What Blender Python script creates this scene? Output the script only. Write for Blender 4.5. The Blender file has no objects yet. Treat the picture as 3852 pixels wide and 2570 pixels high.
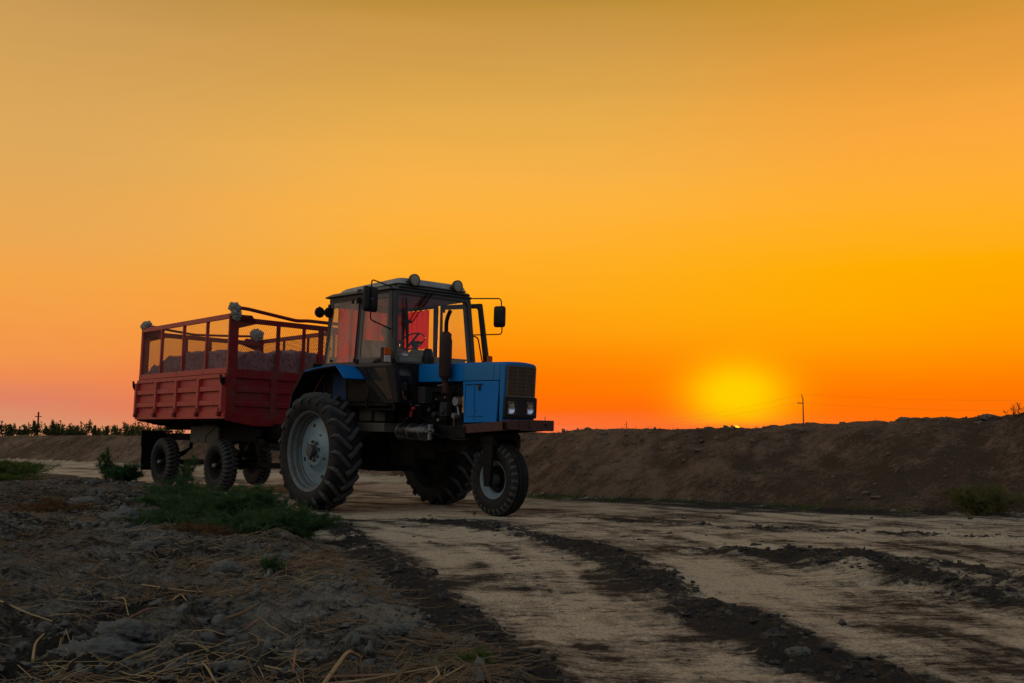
import bpy, math, random
import numpy as np
from mathutils import Vector, Matrix

R_ = math.radians
rnd = random.Random(7)
scn = bpy.context.scene
COL = scn.collection

# ------------------------------------------------------------------ camera
FPX = 3745.0                                   # focal length in pixels of the 3852 px wide photo
PITCH = math.atan(354.0 / FPX)
cam = bpy.data.cameras.new('camera')
cam.lens = FPX / 3852.0 * 36.0
cam.sensor_width = 36.0
cam.clip_start = 0.05
cam.clip_end = 9000.0
cam_o = bpy.data.objects.new('camera', cam)
COL.objects.link(cam_o)
cam_o.location = (0, 0, 1.0)
cam_o.rotation_euler = (math.pi / 2 + PITCH, 0, 0)
scn.camera = cam_o
scn.view_settings.view_transform = 'Standard'
scn.view_settings.look = 'None'
scn.view_settings.exposure = 0.0
scn.view_settings.gamma = 1.0

# ------------------------------------------------------------------ sky
def lin(c):
    c = c / 255.0
    return c / 12.92 if c <= 0.04045 else ((c + 0.055) / 1.055) ** 2.4
def L3(c): return (lin(c[0]), lin(c[1]), lin(c[2]), 1.0)

SUN_AZ, SUN_EL = 12.62, 0.29                   # degrees to the right of the view axis (world +Y), above horizon
world = bpy.data.worlds.new('World')
scn.world = world
world.use_nodes = True
nt = world.node_tree
nt.nodes.clear()
def N(tree, typ, **kw):
    n = tree.nodes.new(typ)
    for k, v in kw.items():
        if k == 'inp':
            for a, b in v.items(): n.inputs[a].default_value = b
        else: setattr(n, k, v)
    return n
def LK(tree, a, b): tree.links.new(a, b)
def M(op, a, b=None, c=None, tree=None, clamp=False):
    tree = tree or nt
    n = tree.nodes.new('ShaderNodeMath'); n.operation = op; n.use_clamp = clamp
    for i, x in enumerate((a, b, c)):
        if x is None: continue
        if isinstance(x, (int, float)): n.inputs[i].default_value = x
        else: tree.links.new(x, n.inputs[i])
    return n.outputs[0]
def mixc(tree, fac, a, b):
    n = tree.nodes.new('ShaderNodeMix'); n.data_type = 'RGBA'
    for i, x in ((0, fac), (6, a), (7, b)):
        if isinstance(x, (int, float, tuple)): n.inputs[i].default_value = x
        else: tree.links.new(x, n.inputs[i])
    return n.outputs[2]
def ramp(tree, fac, stops, interp='LINEAR'):
    n = tree.nodes.new('ShaderNodeValToRGB'); cr = n.color_ramp; cr.interpolation = interp
    while len(cr.elements) > 1: cr.elements.remove(cr.elements[-1])
    cr.elements[0].position = stops[0][0]; cr.elements[0].color = stops[0][1]
    for p, c in stops[1:]:
        e = cr.elements.new(p); e.color = c
    tree.links.new(fac, n.inputs[0])
    return n.outputs[0]
def smooth(x, a, b):
    n = nt.nodes.new('ShaderNodeMapRange'); n.interpolation_type = 'SMOOTHSTEP'
    n.inputs[1].default_value = a; n.inputs[2].default_value = b
    nt.links.new(x, n.inputs[0]); return n.outputs[0]

tc = N(nt, 'ShaderNodeTexCoord')
sp = N(nt, 'ShaderNodeSeparateXYZ'); LK(nt, tc.outputs['Generated'], sp.inputs[0])
DEG = 180 / math.pi
az = M('MULTIPLY', M('ARCTAN2', sp.outputs[0], sp.outputs[1]), DEG)
el = M('MULTIPLY', M('ARCSINE', sp.outputs[2]), DEG)
# faint dust layers: the colour bands waver a little
smp = N(nt, 'ShaderNodeMapping'); smp.inputs['Scale'].default_value = (1.2, 1.2, 16.0); LK(nt, tc.outputs['Generated'], smp.inputs[0])
snz = N(nt, 'ShaderNodeTexNoise'); snz.inputs['Scale'].default_value = 2.2; snz.inputs['Detail'].default_value = 5; LK(nt, smp.outputs[0], snz.inputs['Vector'])
elw = M('ADD', el, M('MULTIPLY', M('SUBTRACT', snz.outputs[0], .5), 2.4))
elf = M('DIVIDE', M('ADD', elw, 5.0), 95.0, clamp=True)
def er(pts): return [((e + 5.0) / 95.0, L3(c)) for e, c in pts]
r_left = ramp(nt, elf, er([(-5, (150, 108, 84)), (.1, (214, 150, 112)), (.9, (216, 148, 110)), (1.6, (222, 130, 98)), (3, (238, 138, 82)), (5, (244, 154, 72)), (8, (244, 164, 72)), (11, (234, 168, 84)),
                           (15, (222, 168, 90)), (19, (212, 162, 88)), (22, (202, 154, 86)), (24.3, (186, 142, 74)), (29, (135, 116, 88)), (45, (100, 100, 98)), (90, (82, 92, 100))]))
r_mid = ramp(nt, elf, er([(-5, (150, 80, 40)), (.1, (250, 122, 76)), (.7, (252, 108, 40)), (1.3, (255, 106, 10)), (3, (255, 120, 0)), (5, (255, 142, 10)), (7, (255, 158, 24)), (10, (254, 173, 44)),
                          (12.5, (254, 178, 64)), (15, (246, 178, 74)), (19, (224, 168, 76)), (22, (208, 156, 74)), (24.3, (190, 142, 58)), (29, (138, 116, 84)), (45, (100, 100, 98)), (90, (82, 92, 100))]))
r_right = ramp(nt, elf, er([(-5, (150, 70, 20)), (.1, (255, 120, 26)), (1.0, (255, 112, 10)), (2, (255, 118, 0)), (4, (255, 138, 0)), (6, (255, 156, 0)), (9, (255, 170, 0)), (11, (255, 174, 34)), (13, (255, 174, 52)),
                            (16, (250, 168, 62)), (19, (232, 158, 62)), (22, (212, 148, 56)), (24.3, (192, 140, 44)), (29, (135, 116, 74)), (45, (100, 98, 96)), (90, (80, 90, 104))]))
c1 = mixc(nt, smooth(az, -27.0, -3.0), r_left, r_mid)
c2 = mixc(nt, smooth(az, 3.0, 22.0), c1, r_right)
# the part of the sky behind the photographer: cool dusk light, warmer and brighter to the left
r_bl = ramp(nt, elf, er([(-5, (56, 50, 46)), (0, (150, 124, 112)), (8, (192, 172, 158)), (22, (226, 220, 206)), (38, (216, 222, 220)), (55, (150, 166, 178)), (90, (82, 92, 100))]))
r_br = ramp(nt, elf, er([(-5, (26, 24, 22)), (0, (66, 60, 60)), (6, (84, 84, 88)), (16, (142, 154, 178)), (30, (165, 180, 206)), (48, (100, 112, 130)), (90, (82, 92, 100))]))
aaz = M('ABSOLUTE', az)
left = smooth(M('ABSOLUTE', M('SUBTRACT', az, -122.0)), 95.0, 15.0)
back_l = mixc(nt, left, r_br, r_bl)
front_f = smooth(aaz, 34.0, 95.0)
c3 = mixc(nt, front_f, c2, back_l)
# yellow glow round the sun
gx = M('DIVIDE', M('SUBTRACT', az, SUN_AZ + .1), 2.35)
gy = M('DIVIDE', M('SUBTRACT', el, 2.3), 1.6)
gd = M('ADD', M('MULTIPLY', gx, gx), M('MULTIPLY', gy, gy))
g1 = M('EXPONENT', M('MULTIPLY', M('POWER', gd, .85), -1.15))
g1 = M('MULTIPLY', g1, smooth(el, .25, .95))
c4 = mixc(nt, M('MULTIPLY', g1, 1.0), c3, L3((255, 208, 0)))
hx = M('DIVIDE', M('SUBTRACT', az, SUN_AZ), 15.0)
hy = M('DIVIDE', M('SUBTRACT', el, 7.0), 6.5)
hd = M('ADD', M('MULTIPLY', hx, hx), M('MULTIPLY', hy, hy))
g2 = M('MULTIPLY', M('MULTIPLY', M('EXPONENT', M('MULTIPLY', hd, -1.0)), 0.5), smooth(el, 2.0, 8.0))
c5 = mixc(nt, g2, c4, L3((255, 178, 0)))
c5 = mixc(nt, g1, c5, L3((255, 208, 0)))
# the sun's disc
dx = M('SUBTRACT', az, SUN_AZ); dy = M('SUBTRACT', el, SUN_EL)
dd = M('SQRT', M('ADD', M('MULTIPLY', dx, dx), M('MULTIPLY', dy, dy)))
c5 = mixc(nt, M('MULTIPLY', M('EXPONENT', M('MULTIPLY', dd, -2.2)), .55), c5, (1.0, .22, .0, 1))
disc = M('LESS_THAN', dd, 0.27)
c6 = mixc(nt, disc, c5, (5.0, 1.3, 0.06, 1.0))
bg = N(nt, 'ShaderNodeBackground'); LK(nt, c6, bg.inputs[0]); bg.inputs[1].default_value = 1.0
wo = N(nt, 'ShaderNodeOutputWorld'); LK(nt, bg.outputs[0], wo.inputs[0])

sun = bpy.data.lights.new('sun', 'SUN')
sun.energy = 3.0; sun.angle = R_(0.53); sun.color = (1.0, 0.36, 0.10)
sun_o = bpy.data.objects.new('sun', sun); COL.objects.link(sun_o)
se, sa = R_(0.8), R_(SUN_AZ)
sd = Vector((math.sin(sa) * math.cos(se), math.cos(sa) * math.cos(se), math.sin(se)))
sun_o.rotation_euler = sd.to_track_quat('Z', 'Y').to_euler()
sun_o.location = (20, 60, 12)

# ------------------------------------------------------------------ helpers
def tag(o, label=None, cat=None, group=None, kind=None):
    if label: o['label'] = label
    if cat: o['category'] = cat
    if group: o['group'] = group
    if kind: o['kind'] = kind
    return o
def empty(name, mat=None):
    o = bpy.data.objects.new(name, None); o.empty_display_size = 0.2; COL.objects.link(o)
    if mat is not None: o.matrix_world = mat
    return o
class MB:
    def __init__(s): s.v = []; s.f = []
    def add(s, vs, fs):
        b = len(s.v); s.v += [tuple(p) for p in vs]; s.f += [tuple(i + b for i in f) for f in fs]; return s
    def box(s, c, d, rot=None):
        x, y, z = d[0] / 2, d[1] / 2, d[2] / 2
        vs = [Vector((i, j, k)) for i in (-x, x) for j in (-y, y) for k in (-z, z)]
        if rot is not None: vs = [rot @ v for v in vs]
        c = Vector(c)
        return s.add([v + c for v in vs], [(0, 1, 3, 2), (4, 6, 7, 5), (0, 4, 5, 1), (2, 3, 7, 6), (0, 2, 6, 4), (1, 5, 7, 3)])
    def bx(s, x0, x1, y0, y1, z0, z1):
        return s.box(((x0 + x1) / 2, (y0 + y1) / 2, (z0 + z1) / 2), (abs(x1 - x0), abs(y1 - y0), abs(z1 - z0)))
    def bar(s, p, q, w, h, up=(0, 0, 1)):
        p, q = Vector(p), Vector(q); d = (q - p).normalized(); u = Vector(up)
        a = d.cross(u)
        if a.length < 1e-4: a = d.cross(Vector((1, 0, 0)))
        a.normalize(); b = a.cross(d)
        vs = [e + a * i * w / 2 + b * j * h / 2 for e in (p, q) for i, j in ((-1, -1), (1, -1), (1, 1), (-1, 1))]
        return s.add(vs, [(0, 1, 2, 3), (7, 6, 5, 4), (0, 4, 5, 1), (1, 5, 6, 2), (2, 6, 7, 3), (3, 7, 4, 0)])
    def tube(s, pts, r, n=8, cap=True):
        pts = [Vector(p) for p in pts]; k = len(pts)
        rs = r if isinstance(r, (list, tuple)) else [r] * k
        t0 = (pts[1] - pts[0]).normalized(); a = t0.orthogonal().normalized(); vs = []
        for i, p in enumerate(pts):
            t = (pts[min(i + 1, k - 1)] - pts[max(i - 1, 0)]).normalized()
            a = (a - t * a.dot(t))
            if a.length < 1e-6: a = t.orthogonal()
            a.normalize(); b = t.cross(a)
            for j in range(n):
                th = 2 * math.pi * j / n
                vs.append(p + (a * math.cos(th) + b * math.sin(th)) * rs[i])
        fs = [(i * n + j, i * n + (j + 1) % n, (i + 1) * n + (j + 1) % n, (i + 1) * n + j) for i in range(k - 1) for j in range(n)]
        if cap: fs += [tuple(range(n - 1, -1, -1)), tuple((k - 1) * n + j for j in range(n))]
        return s.add(vs, fs)
    def lathe(s, prof, n=48, c=(0, 0, 0), axis='y', close=False, cap=True):
        vs = []
        for a, r in prof:
            for j in range(n):
                th = 2 * math.pi * j / n; u, w = r * math.cos(th), r * math.sin(th)
                p = (u, a, w) if axis == 'y' else ((a, u, w) if axis == 'x' else (u, w, a))
                vs.append((p[0] + c[0], p[1] + c[1], p[2] + c[2]))
        k = len(prof)
        fs = [(i * n + j, i * n + (j + 1) % n, (i + 1) * n + (j + 1) % n, (i + 1) * n + j) for i in range(k - 1) for j in range(n)]
        if close: fs += [((k - 1) * n + j, (k - 1) * n + (j + 1) % n, (j + 1) % n, j) for j in range(n)]
        elif cap:
            if prof[0][1] > 1e-6: fs.append(tuple(range(n)))
            if prof[-1][1] > 1e-6: fs.append(tuple((k - 1) * n + j for j in range(n - 1, -1, -1)))
        return s.add(vs, fs)
    def prism(s, pts, off):
        n = len(pts); off = Vector(off); a = [Vector(p) for p in pts]
        return s.add(a + [p + off for p in a], [tuple(range(n - 1, -1, -1)), tuple(range(n, 2 * n))] + [(i, (i + 1) % n, n + (i + 1) % n, n + i) for i in range(n)])
    def frame(s, outer, inner, off):
        n = len(outer); off = Vector(off); o = [Vector(p) for p in outer]; i_ = [Vector(p) for p in inner]
        vs = o + i_ + [p + off for p in o] + [p + off for p in i_]; fs = []
        for i in range(n):
            j = (i + 1) % n
            fs += [(i, j, n + j, n + i), (2 * n + j, 2 * n + i, 3 * n + i, 3 * n + j), (j, i, 2 * n + i, 2 * n + j), (n + i, n + j, 3 * n + j, 3 * n + i)]
        return s.add(vs, fs)
    def obj(s, name, mat, parent=None, smooth=None, bev=0, label=None):
        me = bpy.data.meshes.new(name); me.from_pydata(s.v, [], s.f); me.validate(verbose=False)
        import bmesh
        bm = bmesh.new(); bm.from_mesh(me); bmesh.ops.recalc_face_normals(bm, faces=bm.faces); bm.to_mesh(me); bm.free()
        if smooth is not None:
            me.polygons.foreach_set('use_smooth', [True] * len(me.polygons)); me.set_sharp_from_angle(angle=R_(smooth))
        me.materials.append(mat)
        o = bpy.data.objects.new(name, me); COL.objects.link(o)
        if parent: o.parent = parent
        if bev:
            b = o.modifiers.new('bevel', 'BEVEL'); b.width = bev; b.segments = 2; b.limit_method = 'ANGLE'; b.angle_limit = R_(40)
        if label: o['label'] = label
        return o
def copy_tree(o, parent=None):
    c = o.copy(); COL.objects.link(c); c.parent = parent
    for ch in [x for x in bpy.data.objects if x.parent == o]: copy_tree(ch, c)
    return c
def rq(cs, r, k=5):
    """rounded polygon through 3D corners"""
    out = []; n = len(cs); cs = [Vector(c) for c in cs]
    for i in range(n):
        p, a, b = cs[i], cs[i - 1], cs[(i + 1) % n]
        da, db = (a - p), (b - p); rr = min(r, da.length * .45, db.length * .45)
        s0 = p + da.normalized() * rr; s1 = p + db.normalized() * rr
        for j in range(k):
            t = j / (k - 1); out.append(s0 * (1 - t) ** 2 + p * 2 * t * (1 - t) + s1 * t * t)
    return out
def bez(p, q, r, n=6):
    p, q, r = Vector(p), Vector(q), Vector(r)
    return [p * (1 - t) ** 2 + q * 2 * t * (1 - t) + r * t * t for t in [i / n for i in range(n + 1)]]
def rpath(pts, r=.05, k=5):
    pts = [Vector(p) for p in pts]; out = [pts[0]]
    for i in range(1, len(pts) - 1):
        p = pts[i]; da = pts[i - 1] - p; db = pts[i + 1] - p; rr = min(r, da.length * .45, db.length * .45)
        out += bez(p + da.normalized() * rr, p, p + db.normalized() * rr, k)
    return out + [pts[-1]]

# ------------------------------------------------------------------ noise
def _h(ix, iy, seed):
    with np.errstate(over='ignore'):
        n = (ix.astype(np.int64) * 374761393 + iy.astype(np.int64) * 668265263 + seed * 1442695041)
        n = (n ^ (n >> 13)) * 1274126177; n = n ^ (n >> 16)
    return (n & 0xffff) / 65535.0
def vn(x, y, seed=0):
    x = np.asarray(x, float); y = np.asarray(y, float)
    ix, iy = np.floor(x), np.floor(y); fx, fy = x - ix, y - iy
    fx = fx * fx * fx * (fx * (fx * 6 - 15) + 10); fy = fy * fy * fy * (fy * (fy * 6 - 15) + 10); ix = ix.astype(np.int64); iy = iy.astype(np.int64)
    a, b, c, d = _h(ix, iy, seed), _h(ix + 1, iy, seed), _h(ix, iy + 1, seed), _h(ix + 1, iy + 1, seed)
    return (a * (1 - fx) + b * fx) * (1 - fy) + (c * (1 - fx) + d * fx) * fy * 1.0
def fbm(x, y, o=4, seed=0, g=.5):
    s = 0; a = 1; t = 0; x = np.asarray(x, float); y = np.asarray(y, float)
    for i in range(o):
        cs, sn = math.cos(i * 1.1), math.sin(i * 1.1)
        s = s + a * (vn(x * cs - y * sn, x * sn + y * cs, seed + i * 17) - .5) * 2; t += a; a *= g; x = x * 2.03; y = y * 2.03
    return s / t
def sst(a, b, x):
    t = np.clip((x - a) / (b - a), 0, 1); return t * t * (3 - 2 * t)
def pld(px, py, line, closed=False):
    """distance to polyline, signed (+ on the left of its direction), and parameter along"""
    P = np.asarray(line, float); best = np.full(np.shape(px), 1e9); sg = np.zeros(np.shape(px)); par = np.zeros(np.shape(px)); acc = 0
    for i in range(len(P) - 1):
        a, b = P[i], P[i + 1]; d = b - a; L = math.hypot(*d); t = ((px - a[0]) * d[0] + (py - a[1]) * d[1]) / (L * L)
        lo = -1e9 if i == 0 else 0; hi = 1e9 if i == len(P) - 2 else 1
        tc_ = np.clip(t, lo, hi); qx = a[0] + d[0] * tc_; qy = a[1] + d[1] * tc_
        ds = np.hypot(px - qx, py - qy); cr = d[0] * (py - a[1]) - d[1] * (px - a[0])
        m = ds < best; best = np.where(m, ds, best); sg = np.where(m, np.sign(cr), sg); par = np.where(m, acc + tc_ * L, par); acc += L
    return best, sg, par

# ------------------------------------------------------------------ terrain
FOOT = [(-60, 74), (-32, 52), (-20.7, 40.6), (-12.0, 33.0), (-6.8, 28.4), (-3.1, 24.4), (-.9, 20.4), (.5, 17.2), (2.6, 14.9), (5.4, 12.9), (9.5, 10.6), (16, 7.6), (34, 1), (60, -10)]
VERGE = [(-60, 66), (-32, 46), (-20, 34), (-13.9, 27.2), (-11.3, 24.6), (-8.5, 21.0), (-6.2, 17.8), (-4.6, 15.0), (-3.1, 12.2), (-1.85, 9.3), (-1.25, 7.6), (-.62, 5.9), (-.02, 4.0), (.8, 1.5), (2, -3)]
def smoothline(P, n=6):
    P = np.array(P, float); out = []
    for i in range(len(P) - 1):
        p0 = P[max(i - 1, 0)]; p1 = P[i]; p2 = P[i + 1]; p3 = P[min(i + 2, len(P) - 1)]
        for t in np.arange(n) / n:
            out.append(.5 * ((2 * p1) + (-p0 + p2) * t + (2 * p0 - 5 * p1 + 4 * p2 - p3) * t * t + (-p0 + 3 * p1 - 3 * p2 + p3) * t ** 3))
    out.append(P[-1]); return out
FOOTs = smoothline(FOOT, 4); VERGEs = smoothline(VERGE, 4)
DM = smoothline([(-1.9, 12.0), (-.9, 11.4), (-.2, 10.6), (.45, 9.2), (.82, 7.94), (1.05, 5.95), (1.45, 4.1), (2.3, 1.5)])
DL = smoothline([(-1.35, 8.9), (-1.0, 7.6), (-.5, 5.95), (.05, 4.1), (.8, 1.5)])
DR = smoothline([(1.7, 8.75), (2.5, 7.9), (3.0, 6.9), (3.5, 5.7), (4.4, 4.2), (6, 2)])
D2 = smoothline([(-.3, 12.75), (.6, 12.1), (2.5, 10.9), (4.9, 9.7), (8, 8.0)])
D3 = smoothline([(-13, 29.2), (-9, 24.8), (-6.5, 22), (-4.2, 19.4), (-2.2, 16.9)])
TF = np.array([math.sin(R_(42)), -math.cos(R_(42))]); TN = np.array([math.cos(R_(42)), math.sin(R_(42))])
def road_z(x, y):
    t = (x + 1.848) * TF[0] + (y - 14.19) * TF[1]; n = (x + 1.848) * TN[0] + (y - 14.19) * TN[1]
    z = .02 * sst(.5, 2.5, t) + .075 * sst(-.6, -3.6, t) - .0 * n
    k = -.0105 - .011 * sst(-1, -4, t)
    return z + k * np.clip(n, -1.5, 2.5) * sst(14, 7, -t) * sst(9, 4, t)
def terrain(x, y, fine=True):
    x = np.asarray(x, float); y = np.asarray(y, float)
    z = road_z(x, y)
    df, sf, pf = pld(x, y, FOOTs); db = df * sf              # + on the bank side
    wob = fbm(x * .9, y * .9, 3, 5) * .28
    db = db + wob
    dv, sv, pv = pld(x, y, VERGEs); dvv = -dv * sv + fbm(x * 1.6, y * 1.6, 4, 9) * .22   # + on verge side
    # bank
    crest = np.interp(x, [-40, -16, -6, .5, 3.5, 5, 7.2, 9.5, 14], [1.0, .97, .99, 1.07, 1.105, 1.16, 1.26, 1.36, 1.4])
    up = np.clip(db / 1.75, 0, 1); prof = up ** .85 * (1 - .0) ; prof = prof * (1 - .12 * (1 - up) * 4 * up)
    prof = sst(-.12, 1.06, prof * .94 + .04)
    back = .35 * sst(3.2, 11, db)
    bank = crest * (prof - back * 1.0) - .09 * (1 - prof)
    onb = sst(-.25, .15, db)
    z = z * (1 - onb) + np.where(db > -.3, bank + .09 * (1 - prof) * 1, z) * onb
    rough_b = onb * sst(0, .5, db)
    z = z + rough_b * (fbm(x * 1.1, y * 1.1, 4, 31) * .10 + fbm(x * 4.5, y * 4.5, 4, 33) * .05 * sst(60, 25, y)) * (1 - .8 * sst(14, 60, db))
    # verge
    onv = sst(-.1, .55, dvv)
    hv = .10 + .06 * fbm(x * .45, y * .45, 3, 41) + .05 * sst(.6, 3, dvv)
    hv = hv + .06 * fbm(x * 1.7, y * 1.7, 4, 43) + .02 * fbm(x * 13, y * 13, 3, 49, .6) * sst(14, 8, y) + .062 * np.abs(fbm(x * 4.5, y * 4.5, 4, 47, .65)) * 2 * (1 - .6 * np.exp(-(((x + .75) / .8) ** 2 + ((y - 6.3) / 1.6) ** 2)))
    hv = hv + .10 * np.exp(-(((x + .75) / .75) ** 2 + ((y - 6.7) / 1.3) ** 2)) + .13 * np.exp(-(((x + 3.9) / 1.3) ** 2 + ((y - 12.6) / 1.8) ** 2))
    z = z + onv * hv * (1 - .8 * sst(14, 21, y))
    # road relief: loose dark soil stands up between the wheel lanes
    onr = (1 - onb) * (1 - onv)
    def berm(line, w, h, s):
        d, sg, p = pld(x, y, line); ww = w * (1 + .35 * fbm(x * 1.3, y * 1.3, 3, s)); return h * np.exp(-(d / ww) ** 2 * 1.3)
    near = sst(16, 9, y)
    loose = berm(DM, .29, 1.2, 3) * sst(-.5, 1.8, pld(x, y, DM)[2]) + berm(DL, .25, 1.15, 4) + berm(D2, .15, .9, 6) + berm(DR, np.interp(pld(x, y, DR)[2], [-1, 0, 3], [.12, .25, .75]), 1.5, 8) * sst(-.8, .6, pld(x, y, DR)[2])
    mid_in = sst(-.3, .4, pld(x, y, DM)[2])
    z = z + onr * (loose * .022 * near + fbm(x * .8, y * .8, 3, 51) * .018 + (.012 + .045 * np.clip(loose, 0, 1)) * fbm(x * 7, y * 7, 4, 53, .62) * near)
    dr, sr, pr = pld(x, y, DR); z = z + onr * .05 * np.exp(-(dr / .5) ** 4) * sst(0, 1.6, pr) * near
    z = z + onr * fbm(x * .35 + y * .3, y * .35, 2, 57) * .02
    return z, db, dvv, loose * near
def gz(x, y): return float(terrain(np.array([x]), np.array([y]))[0][0])

# ------------------------------------------------------------------ materials
def mat(name, col, rough=.5, metal=0., var=0., vscale=6., dirt=None, bump=None, spec=.5, trans=0., stretch=None, coat=0.):
    m = bpy.data.materials.new(name); m.use_nodes = True; t = m.node_tree; b = t.nodes['Principled BSDF']
    tcn = t.nodes.new('ShaderNodeTexCoord'); co = tcn.outputs['Object']
    if stretch:
        mp = t.nodes.new('ShaderNodeMapping'); mp.inputs['Scale'].default_value = stretch; t.links.new(co, mp.inputs[0]); co = mp.outputs[0]
    def nz(scale, det=5, rg=.6):
        n = t.nodes.new('ShaderNodeTexNoise'); n.inputs['Scale'].default_value = scale; n.inputs['Detail'].default_value = det; n.inputs['Roughness'].default_value = rg
        t.links.new(co, n.inputs['Vector']); return n.outputs[0]
    base = (*col, 1.0); out = None
    if var:
        out = mixc(t, nz(vscale), tuple(c * (1 - var) for c in col) + (1,), tuple(min(1, c * (1 + var)) for c in col) + (1,))
    if dirt:                                    # (colour, amount 0..1, scale)
        dcol, amt, ds = dirt
        mr = t.nodes.new('ShaderNodeMapRange'); mr.inputs[1].default_value = .62 - amt * .35; mr.inputs[2].default_value = .72; t.links.new(nz(ds, 8, .7), mr.inputs[0])
        out = mixc(t, mr.outputs[0], out if out is not None else base, (*dcol, 1))
        rr = t.nodes.new('ShaderNodeMapRange'); rr.inputs[3].default_value = rough; rr.inputs[4].default_value = .9; t.links.new(mr.outputs[0], rr.inputs[0]); t.links.new(rr.outputs[0], b.inputs['Roughness'])
    else: b.inputs['Roughness'].default_value = rough
    if out is not None: t.links.new(out, b.inputs['Base Color'])
    else: b.inputs['Base Color'].default_value = base
    b.inputs['Metallic'].default_value = metal; b.inputs['Specular IOR Level'].default_value = spec
    if coat: b.inputs['Coat Weight'].default_value = coat; b.inputs['Coat Roughness'].default_value = .25
    if bump:
        bn = t.nodes.new('ShaderNodeBump'); bn.inputs['Strength'].default_value = bump[1]; bn.inputs['Distance'].default_value = bump[2] if len(bump) > 2 else .01
        t.links.new(nz(bump[0], 8, .65), bn.inputs['Height']); t.links.new(bn.outputs[0], b.inputs['Normal'])
    if trans:
        tr = t.nodes.new('ShaderNodeBsdfTranslucent'); tr.inputs[0].default_value = (*[min(1, c * 1.6) for c in col], 1)
        mx = t.nodes.new('ShaderNodeMixShader'); mx.inputs[0].default_value = trans
        o = t.nodes['Material Output']; t.links.new(b.outputs[0], mx.inputs[1]); t.links.new(tr.outputs[0], mx.inputs[2]); t.links.new(mx.outputs[0], o.inputs[0])
    return m
def glass(name, dust, dcol=(.42, .36, .26), tint=(.86, .84, .76)):
    m = bpy.data.materials.new(name); m.use_nodes = True; t = m.node_tree; t.nodes.remove(t.nodes['Principled BSDF']); o = t.nodes['Material Output']
    tr = t.nodes.new('ShaderNodeBsdfTransparent'); tr.inputs[0].default_value = (*tint, 1)
    gl = t.nodes.new('ShaderNodeBsdfGlossy'); gl.inputs['Roughness'].default_value = .04
    df = t.nodes.new('ShaderNodeBsdfDiffuse'); df.inputs[0].default_value = (*dcol, 1)
    fr = t.nodes.new('ShaderNodeLayerWeight'); fr.inputs[0].default_value = .5
    tcn = t.nodes.new('ShaderNodeTexCoord'); nz = t.nodes.new('ShaderNodeTexNoise'); nz.inputs['Scale'].default_value = 5; nz.inputs['Detail'].default_value = 8; t.links.new(tcn.outputs['Object'], nz.inputs['Vector'])
    mr = t.nodes.new('ShaderNodeMapRange'); mr.inputs[1].default_value = .3; mr.inputs[2].default_value = .75; mr.inputs[3].default_value = dust * .55; mr.inputs[4].default_value = dust * 1.4; t.links.new(nz.outputs[0], mr.inputs[0])
    m1 = t.nodes.new('ShaderNodeMixShader'); m2 = t.nodes.new('ShaderNodeMixShader')
    pw = t.nodes.new('ShaderNodeMath'); pw.operation = 'POWER'; pw.inputs[1].default_value = 4.5; t.links.new(fr.outputs['Facing'], pw.inputs[0])
    fm = t.nodes.new('ShaderNodeMath'); fm.operation = 'MULTIPLY_ADD'; fm.inputs[1].default_value = .9; fm.inputs[2].default_value = .04; t.links.new(pw.outputs[0], fm.inputs[0])
    t.links.new(fm.outputs[0], m1.inputs[0]); t.links.new(tr.outputs[0], m1.inputs[1]); t.links.new(gl.outputs[0], m1.inputs[2])
    t.links.new(mr.outputs[0], m2.inputs[0]); t.links.new(m1.outputs[0], m2.inputs[1]); t.links.new(df.outputs[0], m2.inputs[2]); t.links.new(m2.outputs[0], o.inputs[0])
    return m
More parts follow.
